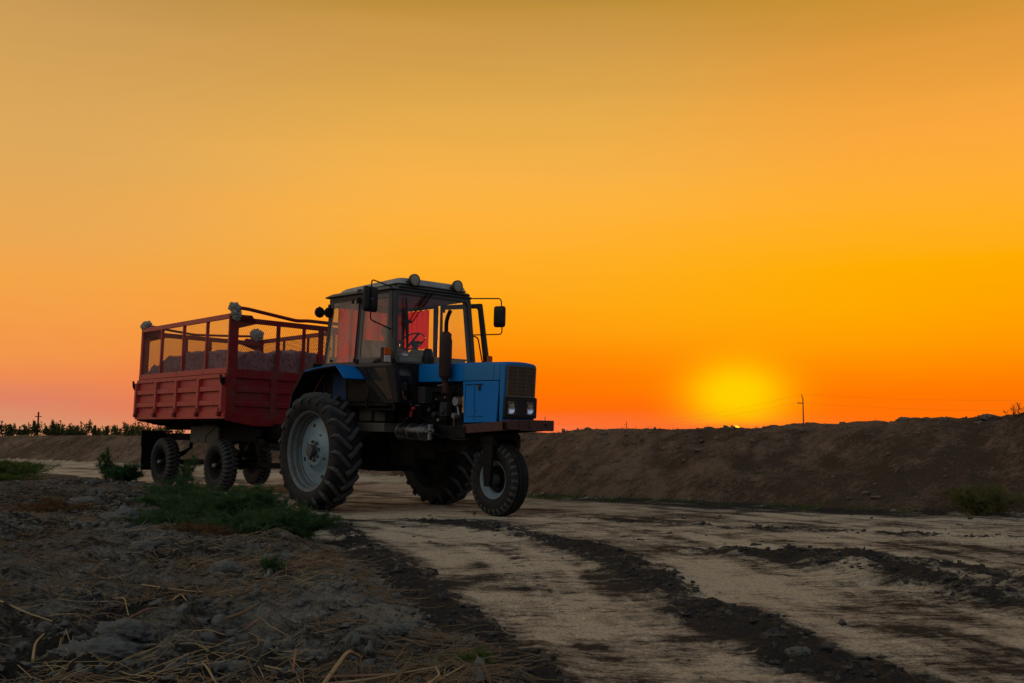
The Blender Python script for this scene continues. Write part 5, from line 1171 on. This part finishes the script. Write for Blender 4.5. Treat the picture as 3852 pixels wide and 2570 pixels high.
# low weeds dotted along the foot of the bank
def scatter_weeds():
    P = []; D = []
    cl = [(-.1 + .55 * i + rnd.uniform(-.2, .2), 0) for i in range(9)]
    fl = np.array(FOOTs)
    spots = [(.5, 16.3, .35), (.9, 15.9, .3), (1.5, 15.5, .3), (2.1, 14.8, .25), (2.6, 14.5, .35), (3.0, 14.0, .25), (3.55, 13.75, .35), (4.0, 13.35, .3), (4.6, 12.95, .3), (1.1, 16.3, .3), (5.0, 12.7, .2), (-1.0, 18.9, .35), (-.4, 17.9, .4), (-9.5, 30.0, .7), (-11.5, 31.8, .8), (-7.0, 27.9, .6)]
    for x, y, r in spots:
        y += .15
        n = int(130 * r / .3 * rnd.uniform(.2, 1.3)); px = x + nprs.normal(size=n) * r * .5; py = y + nprs.normal(size=n) * r * .22
        z = terrain(px, py)[0]; P.append(np.stack([px, py, z + nprs.rand(n) * .05], 1)); d = nprs.normal(size=(n, 3)) * .6 + np.array([0, 0, .8]); D.append(d / np.linalg.norm(d, axis=1)[:, None])
    P = np.concatenate(P); D = np.concatenate(D); n = len(P)
    v, q, t = ribbons(P, D, nprs.uniform(.005, .011, n), nprs.uniform(.03, .07, n)); o = bpy.data.objects.new('low_weeds', fast_mesh('low_weeds', v, q, t, LEAF2)); COL.objects.link(o)
    tag(o, 'sparse low green weeds along the foot of the earth bank', 'weeds', kind='stuff')
scatter_weeds()
# small dry weeds and grass blades growing on the bank
def bank_weeds():
    n = 26000; px = nprs.uniform(-24, 9, n * 2); py = nprs.uniform(12, 45, n * 2); z, db, dv, lo = terrain(px, py); k = (db > .2) & (db < 3.2) & (fbm(px * .8, py * .8, 3, 121) > .03); px, py, z = px[k], py[k], z[k]; n = len(px)
    d = nprs.normal(size=(n, 3)) * .7 + np.array([0, 0, .6]); d /= np.linalg.norm(d, axis=1)[:, None]; s_ = np.clip(np.hypot(px, py) / 18, .8, 2.2)
    v, q, t = ribbons(np.stack([px, py, z - .005], 1), d, nprs.uniform(.004, .009, n) * s_, nprs.uniform(.03, .09, n) * s_); o = bpy.data.objects.new('bank_litter', fast_mesh('bank_litter', v, q, t, leafmat('bank_litter_mat', (.06, .05, .028), (.12, .09, .05)))); COL.objects.link(o)
    tag(o, 'dry stems and thin weeds scattered over the earth bank', 'dry weeds', kind='stuff')
bank_weeds()
# bushes on the horizon
def bush(pos, w, h, label, n=2600, seed=0, sparse=1.0):
    x, y = pos; zb = gz(x, y) - .05; g = empty('distant_bush'); g.location = (x, y, zb)
    c = nprs.rand(max(5, int(9 * w)), 3); nc = len(c); cx_ = (c[:, 0] - .5) * w; cz = .25 * h + c[:, 2] ** 1.0 * h * .62 * (1 - .6 * np.abs(c[:, 0] - .5) * 2); cy_ = (c[:, 1] - .5) * w * .6; r = .16 * h + .16 * h * nprs.rand(nc)
    i = nprs.randint(0, nc, n); u = nprs.normal(size=(n, 3)); u /= np.linalg.norm(u, axis=1)[:, None]; rad = nprs.rand(n) ** .5
    P = np.stack([cx_[i], cy_[i], cz[i]], 1) + u * (r[i] * rad)[:, None]; P[:, 2] = np.maximum(P[:, 2], .02)
    sp_ = 8; tw = nprs.randint(0, nc, 160 * 1); 
    k = 260; ii = nprs.randint(0, nc, k // 20).repeat(20)[:k]; up = np.tile(np.linspace(0, 1, 20), k // 20); PT = np.stack([cx_[ii] + (nprs.rand(k // 20).repeat(20) - .5) * .2 * up, cy_[ii], cz[ii] + r[ii] * .6 + up * h * .28], 1); P = np.concatenate([P, PT + nprs.normal(size=PT.shape) * .02])
    m_ = len(P); D = nprs.normal(size=(m_, 3)) * .7 + np.array([0, 0, .35]); D /= np.linalg.norm(D, axis=1)[:, None]
    v, q, t = ribbons(P, D, nprs.uniform(.03, .06, m_), nprs.uniform(.07, .15, m_)); o = bpy.data.objects.new('crown', fast_mesh('crown', v, q, t, LEAFF)); COL.objects.link(o); o.parent = g
    s_ = MB()
    for j in range(min(nc, 8)): s_.tube([(cx_[j] * .15, cy_[j] * .15, 0), (cx_[j] * .7, cy_[j] * .7, cz[j] * .55), (cx_[j], cy_[j], cz[j])], [.03, .02, .01], 5)
    s_.obj('stems', STEM, g)
    tag(g, label, 'bush', 'bushes on the horizon behind the bank'); return g
def at(vx_, Y): return ((vx_ * 1.639 - 1926) / FPX * Y, Y)
bl = [(14, 2.0, 1.35, 'low dark bush at the left end of the horizon'), (40, 1.9, 1.25, 'second dark bush from the left end of the horizon'), (92, 2.1, 1.9, 'dark bush under the small distant mast'),
      (128, 1.6, 1.8, 'narrow dark bush just right of the distant mast'), (153, 2.0, 1.95, 'ragged bush in the middle of the left horizon'), (178, 1.5, 1.45, 'small rounded bush in the left horizon row'), (206, 1.8, 1.7, 'bush standing alone between two gaps on the left horizon'),
      (262, 2.4, 1.7, 'wide bush left of the trailer, nearest the open gap'), (290, 2.2, 2.0, 'taller dense bush beside the trailer on the horizon'), (322, 2.4, 1.95, 'dense bush touching the trailer edge on the horizon'), (352, 2.2, 2.0, 'bush half hidden behind the trailer rear corner'), (396, 2.4, 2.0, 'bush seen under the trailer box')]
for i, (vx_, w, h, lab) in enumerate(bl): bush(at(vx_, 56 + (i * 7) % 5), w * .8, h * .58, lab, n=1150)

# ------------------------------------------------------------------ POLES AND WIRES
POLEM = mat('concrete_pole', (.05, .035, .03), .9)
def pole(pos, h, label, name='utility_pole', arm=True, w=.22):
    x, y = pos; p = MB(); p.tube([(0, 0, 0), (0, 0, h)], [w * .62, w * .42], 8); r = empty(name); r.location = (x, y, .2); p.obj('post', POLEM, r)
    if arm:
        a = MB(); a.box((-.45, 0, h - 1.15), (1.1, .12, .14)); a.obj('crossarm', POLEM, r); a = MB(); a.tube([(-.18, 0, h), (-.18, 0, h + .55)], .07, 6); a.tube([(-.9, 0, h - 1.1), (-.9, 0, h - .9)], .06, 6); a.tube([(.0, 0, h), (-.18, 0, h + .05)], .05, 6); a.obj('insulators', POLEM, r)
    tag(r, label, 'pole'); return r
P1 = at(1842, 190); P2 = at(1437, 430); P3 = at(3400, 120)
pole(P1, 8.1, 'dark power line pole standing behind the bank right of the setting sun')
pole(P2, 6.6, 'tiny far pole on the bank edge left of the setting sun', w=.3)
pole(P3, 8.1, 'power line pole right of the picture') if False else None
def mast():
    x, y = at(91, 110); r = MB(); r.tube([(0, 0, 0), (0, 0, 3.4)], [.11, .09], 6); r.box((0, 0, 2.9), (.7, .08, .09)); o = r.obj('distant_mast', POLEM); o.location = (x, y, .2); tag(o, 'small cross-shaped mast rising from the bushes on the left horizon', 'mast')
mast()
def wire(a, b, sag, label):
    a, b = Vector(a), Vector(b); n = 40; pts = [a.lerp(b, i / n) - Vector((0, 0, 4 * sag * (i / n) * (1 - i / n))) for i in range(n + 1)]
    m_ = MB(); m_.tube(pts, .009, 4); o = m_.obj('power_wire', POLEM); tag(o, label, 'wire', 'wires of the power line')
wire((P1[0] - .18, P1[1], 8.85), (P2[0], P2[1], 6.8), 1.6, 'upper thin wire running from the pole towards the sun')
wire((P1[0] - .9, P1[1], 7.3), (P2[0], P2[1], 5.6), 1.4, 'lower thin wire running from the pole towards the sun')
wire((P1[0] - .18, P1[1], 8.85), (P3[0], P3[1], 8.0), 1.9, 'upper thin wire running right from the pole')
wire((P1[0] - .9, P1[1], 7.3), (P3[0], P3[1], 6.6), 2.1, 'lower thin wire running right from the pole')
wire((-70, 130, 4.7), (P1[0] - 48, 150, 3.4), .6, 'faint wire above the bushes on the left horizon') if False else None

# ------------------------------------------------------------------ STRAW, STICKS, CLODS
STRAW = mat('dry_straw', (.34, .23, .10), .7, var=.3, vscale=3)
STRAWD = mat('dark_straw', (.16, .10, .045), .8, var=.4, vscale=3)
STICK = mat('reddish_stalk', (.22, .11, .06), .75, var=.3, vscale=5)
CLODD = mat('dark_clod', (.040, .036, .031), .95, var=.4, vscale=6, dirt=((.12, .10, .075), .3, 8), bump=(40, .8, .01))
CLODB = mat('bank_clod', (.15, .11, .075), .95, var=.35, vscale=6, bump=(30, .8, .02))
CLOD = mat('dry_clod', (.135, .13, .108), .95, var=.35, vscale=9, dirt=((.06, .06, .05), .5, 6), bump=(26, 1.0, .02))
def straws(name, m, n, label, dens_seed, lenr, rr, region, thr):
    x = nprs.uniform(region[0], region[1], n * 4); y = region[2] + (region[3] - region[2]) * nprs.rand(n * 4) ** 1.5
    k = (np.abs(x) < y * .56 + .3); x, y = x[k], y[k]; z, db, dv, lo = terrain(x, y); k = (dv > .12) & (fbm(x * .75 + 4, y * .75, 3, dens_seed) + .35 * fbm(x * 3, y * 3, 2, dens_seed + 3) > thr); x, y = x[k][:n], y[k][:n]; n = len(x)
    L = nprs.uniform(lenr[0], lenr[1], n) * (.6 + .8 * nprs.rand(n) ** 2); a = .35 + .75 * nprs.normal(size=n); seg = 4; V = []; rr_ = nprs.uniform(rr[0], rr[1], n)
    px, py = x.copy(), y.copy(); pts = []; kk = nprs.normal(size=n) * .22; lift = nprs.rand(n) ** 6 * .07
    for i in range(seg + 1):
        zz = terrain(px, py)[0] + .006 + lift * np.sin(i / seg * math.pi * .5); pts.append(np.stack([px, py, zz], 1)); kink = np.where(nprs.rand(n) < .12, nprs.normal(size=n) * 1.3, 0)
        a = a + kk / seg + kink; px = px + np.cos(a) * L / seg; py = py + np.sin(a) * L / seg
    pts = np.array(pts)                                    # seg+1, n, 3
    pts[1:-1, :, 2] = (pts[1:-1, :, 2] + (pts[:-2, :, 2] + pts[2:, :, 2]) / 2) / 2
    T = np.gradient(pts, axis=0); T /= np.linalg.norm(T, axis=2)[..., None] + 1e-9; S = np.cross(T, [0, 0, 1.]); S /= np.linalg.norm(S, axis=2)[..., None] + 1e-9; B = np.cross(S, T)
    w = rr_[None, :, None]; rings = [pts + S * w, pts + B * w * 1.0, pts - S * w]            # three-sided
    v = np.stack(rings, 2).transpose(1, 0, 2, 3).reshape(-1, 3); base_ = (np.arange(n) * (seg + 1) * 3)[:, None]; q = []
    for i in range(seg):
        for j in range(3): q.append(np.concatenate([base_ + i * 3 + j, base_ + i * 3 + (j + 1) % 3, base_ + (i + 1) * 3 + (j + 1) % 3, base_ + (i + 1) * 3 + j], 1))
    o = bpy.data.objects.new(name, fast_mesh(name, v, np.concatenate(q), np.zeros((0, 3), int), m)); COL.objects.link(o); tag(o, label, 'straw', kind='stuff'); return o
straws('straw_litter', STRAW, 1300, 'pale dry straw and broken stalks littering the verge in the left foreground', 201, (.10, .36), (.0011, .0027), (-6, 1.0, 3.4, 13), .02)
straws('dark_straw_litter', STRAWD, 12000, 'darker rotting straw matted into the soil of the verge', 207, (.08, .32), (.0012, .003), (-8, 1.0, 3.4, 16), -.05)
def stalk(pts, r, m, label, group=None, name='dry_stalk'):
    P = []
    for (x, y, dz) in pts: P.append(Vector((x, y, gz(x, y) + dz * .7 + r)))
    Q = rpath(P, .05, 3); k = len(Q); s_ = MB(); s_.tube(Q, [r * (1 - .45 * i / (k - 1)) for i in range(k)], 7); o = s_.obj(name, m, None, smooth=60); tag(o, label, 'stalk', group); return o
def gp(vx_, vy_, z=.15):
    """ground point seen at a place of the photo, z = height of the soil there"""
    u, v = vx_ * 1.639, vy_ * 1.639; dx_ = (u - 1926) / FPX; dz_ = -(v - 1285) / FPX; cp, sp__ = math.cos(PITCH), math.sin(PITCH)
    d = Vector((dx_, cp - dz_ * sp__, sp__ + dz_ * cp)); t_ = (z - 1.0) / d.z; return d.x * t_, d.y * t_
def ST(vs, r, m, label, group=None, zs=.17):
    stalk([(*gp(a, b_, zs), dz) for a, b_, dz in vs], r, m, label, group)
ST([(660, 1312, .02), (735, 1302, .03), (850, 1286, .03)], .007, STICK, 'long reddish stalk lying on the grey mound beside the road edge')
ST([(505, 1402, .015), (560, 1392, .03), (612, 1375, .01)], .010, STRAWD, 'thick dark curved stalk end lying on the grey mound')
ST([(540, 1425, .01), (620, 1385, .02), (670, 1368, .01)], .004, STICK, 'thin reddish stalk lying upslope beside the thick curved stalk')
ST([(600, 1330, .01), (640, 1322, .015), (678, 1312, .02)], .004, STICK, 'short thin stalk beside the small green sprig on the mound')
ST([(616, 1322, .0), (617, 1300, .10)], .006, STRAW, 'short pale stub of straw standing upright on the mound')
ST([(588, 1345, .005), (612, 1360, .01)], .005, STRAW, 'short pale straw lying across the mound slope')
G2 = 'thick dry stalks piled at the bottom edge'
ST([(586, 1505, .02), (672, 1508, .03)], .007, STRAW, 'bright yellow broken straw segment near the bottom edge', G2)
ST([(660, 1540, .02), (830, 1535, .04), (1010, 1500, .03)], .006, STRAW, 'longest pale stalk crossing the pile at the bottom edge', G2)
ST([(720, 1566, .02), (800, 1508, .05), (830, 1492, .05)], .008, STRAW, 'thick stalk leaning up to the right at the left of the pile', G2)
ST([(740, 1530, .05), (900, 1518, .04), (990, 1498, .03)], .006, STICK, 'thin reddish stalk lying above the longest pale stalk', G2)
ST([(930, 1566, .02), (1000, 1530, .03), (1065, 1498, .02)], .007, STRAW, 'pale stalk at the right end of the pile pointing to the road', G2)
ST([(680, 1470, .07), (672, 1510, .02), (700, 1530, .01), (740, 1545, .01)], .005, STICK, 'bent thin stalk sticking up from the left of the pile', G2)
ST([(860, 1566, .01), (935, 1510, .05)], .006, STRAWD, 'dark stalk leaning through the middle of the pile', G2)
ST([(980, 1566, .01), (1010, 1540, .05), (1000, 1510, .06)], .006, STRAW, 'curved pale stalk end at the right of the pile', G2)
G3 = 'bent pale stalks on the left verge'
ST([(230, 1365, .02), (285, 1385, .06), (295, 1410, .01)], .0042, STRAW, 'bent white stalk with a sharp kink in the left verge', G3)
ST([(325, 1345, .02), (430, 1350, .05), (465, 1358, .02)], .0042, STRAW, 'long straight pale stalk arching over the dark hollow', G3)
ST([(395, 1380, .01), (415, 1360, .06), (428, 1385, .02)], .0042, STRAW, 'small hooked pale stalk in the middle of the left verge', G3)
ST([(0, 1402, .03), (60, 1410, .03), (120, 1425, .02)], .005, STRAW, 'pale stalk entering from the left edge', G3)
ST([(76, 1497, .01), (80, 1480, .06), (100, 1468, .02)], .006, STRAW, 'thick pale upright stub near the left bottom corner', G3)
ST([(270, 1430, .02), (340, 1408, .04), (420, 1400, .02)], .0042, STICK, 'reddish curved stalk above the big clod', G3)
ST([(500, 1540, .01), (470, 1520, .03), (440, 1505, .04)], .0042, STRAW, 'pale stalk just left of the yellow straw segment', G3)
weed('green_sprig', gp(630, 1320), .10, .08, .10, 700, LEAF, 'tiny green sprig growing on the grey mound', 'weed', stems=5)
weed('green_sprig', gp(1070, 1560, .02), .10, .06, .06, 500, LEAF2, 'tiny bright green sprout at the bottom edge beside the stalks', 'weed', stems=4)

def clod(name, pos, sc, seed, label, m=CLOD, flat=1.0, cat='clod', sink=.3, rot=0, amp=.35):
    import bmesh
    bm = bmesh.new(); bmesh.ops.create_icosphere(bm, subdivisions=5, radius=1); P = np.array([v.co[:] for v in bm.verts])
    k = 1 + amp * fbm(P[:, 0] * 1.2 + P[:, 2] * .9, P[:, 1] * 1.2 - P[:, 2] * .7, 3, seed) * 1.3 + .34 * fbm(P[:, 0] * 4 + P[:, 2] * 3, P[:, 1] * 4 + P[:, 2] * 3.5, 5, seed + 9, .65)
    for v, kk in zip(bm.verts, k): v.co = Vector((v.co.x * sc[0], v.co.y * sc[1], v.co.z * sc[2])) * float(kk)
    me = bpy.data.meshes.new(name); bm.to_mesh(me); bm.free(); me.polygons.foreach_set('use_smooth', [True] * len(me.polygons)); me.materials.append(m)
    o = bpy.data.objects.new(name, me); COL.objects.link(o); o.location = (pos[0], pos[1], gz(*pos) + sc[2] * (1 - sink) * .5); o.rotation_euler = (0, 0, rot); tag(o, label, cat); return o
clod('soil_clod', gp(222, 1478, .16), (.20, .10, .07), 3, 'large flat-topped pale clod of dry soil in the left foreground', rot=.1)
clod('soil_clod', gp(290, 1466, .16), (.10, .08, .055), 8, 'smaller clod joined to the right of the large pale clod')
clod('stone', gp(515, 1302, .18), (.10, .08, .06), 13, 'rounded grey stone below the green weed patch', cat='stone')
clod('soil_clod', gp(635, 1282, .15), (.10, .07, .04), 17, 'pale clod on the mound crest beside the weeds')
clod('soil_clod', gp(330, 1240, .22), (.11, .08, .05), 21, 'grey clod on the mound under the brown dead weed')
clod('soil_clod', gp(285, 1195, .22), (.20, .14, .08), 25, 'grey heap of soil at the top of the verge mound')
clod('soil_clod', gp(200, 1158, .22), (.2, .14, .07), 29, 'pale grey clod at the top left of the verge mound')
clod('soil_clod', gp(545, 1528, .14), (.07, .05, .03), 33, 'soft grey clod near the bottom edge left of the yellow straw')
clod('soil_clod', gp(905, 1470, .08), (.06, .05, .03), 37, 'pale crumbly clod at the edge of the dark rut near the stalk pile')
clod('soil_clod', gp(985, 1336, .0), (.05, .04, .025), 41, 'small dark clod alone on the pale lane left of the dark ridge', m=SOIL_ROAD)
clod('stone', gp(1832, 1500, .05), (.055, .04, .028), 45, 'small grey stone in the dark middle ridge', cat='stone')
clod('stone', gp(2243, 962, 1.27), (.12, .1, .06), 49, 'dark stone on the crest of the bank near the right edge', cat='stone', m=SOIL_BANK) if False else None
clod('soil_clod', (5.85, 14.9), (.10, .09, .05), 61, 'dark lump on the bank crest right of the power pole, nearest the pole', m=CLODB, sink=.8)
clod('soil_clod', (6.75, 14.2), (.16, .12, .05), 65, 'wide dark lump on the bank crest near the right edge', m=CLODB, sink=.9)
weed('dry_weed', (6.98, 13.9), .16, .12, .24, 260, LEAF3, 'thin dry weed standing on the bank crest at the right edge', 'dead weed', stems=7)
weed('dry_weed', (1.95, 17.3), .05, .05, .16, 60, LEAF3, 'single thin dry stem on the bank crest left of the sun', 'dead weed', stems=2)
# small loose clods
def small_clods():
    import bmesh
    bm = bmesh.new(); bmesh.ops.create_icosphere(bm, subdivisions=2, radius=1); V0 = np.array([v.co[:] for v in bm.verts]); F0 = np.array([[v.index for v in f.verts] for f in bm.faces]); bm.free()
    def build(name, m, x, y, s_, label, cat, flat=.6):
        n = len(x); z = terrain(x, y)[0]; V = np.repeat(V0[None], n, 0); nv_ = len(V0); off = nprs.rand(n, 1) * 100
        k = 1 + .95 * (vn(V0[None, :, 0] * 1.7 + off, V0[None, :, 1] * 1.7 + V0[None, :, 2] * 1.5 + off * .7, 5) - .5) * 2 + .2 * nprs.normal(size=(n, nv_)) * .5
        V = V * k[..., None] * s_[:, None, None] * np.array([1, 1, flat]) * (1 + .3 * nprs.normal(size=(n, 1, 3))); V = V + np.stack([x, y, z + s_ * .18], 1)[:, None, :]
        F = (F0[None] + (np.arange(n) * nv_)[:, None, None]).reshape(-1, 3); me = fast_mesh(name, V.reshape(-1, 3), np.zeros((0, 4), int), F, m); o = bpy.data.objects.new(name, me); COL.objects.link(o)
        tag(o, label, cat, kind='stuff'); return o
    # verge
    n = 26000; x = nprs.uniform(-9, 1.3, n); y = 3.4 + 17 * nprs.rand(n) ** 1.6; z, db, dv, lo = terrain(x, y); k = (dv > .05) & (np.abs(x) < y * .58 + .3) & (fbm(x * 1.3, y * 1.3, 3, 301) > -.12); x, y = x[k], y[k]
    build('verge_clods', CLOD, x, y, (.004 + .024 * nprs.rand(len(x)) ** 4.5) * (.8 + y * .045), 'crumbled lumps of grey soil over the verge', 'clods', .75)
    n = 26000; x = nprs.uniform(-1.8, 6.5, n); y = 3.4 + 9.5 * nprs.rand(n) ** 1.3; z, db, dv, lo = terrain(x, y); k = (dv < .1) & (db < -.2) & ((lo > .55) | (nprs.rand(n) < .012)) & (np.abs(x) < y * .58 + .3); x, y = x[k], y[k]
    build('road_clods', CLODD, x, y, (.004 + .020 * nprs.rand(len(x)) ** 4.5) * (.8 + y * .04), 'loose dark lumps of soil in the ridges between the wheel lanes', 'clods')
    n = 9000; x = nprs.uniform(-9, 9, n); y = nprs.uniform(11, 32, n); z, db, dv, lo = terrain(x, y); k = (db > .1) & (db < 2.4); x, y = x[k], y[k]
    build('bank_clods', CLODB, x, y, (.010 + .045 * nprs.rand(len(x)) ** 6) * np.clip(y / 18, .8, 1.6), 'lumps of brown soil over the earth bank', 'clods', .7)
small_clods()
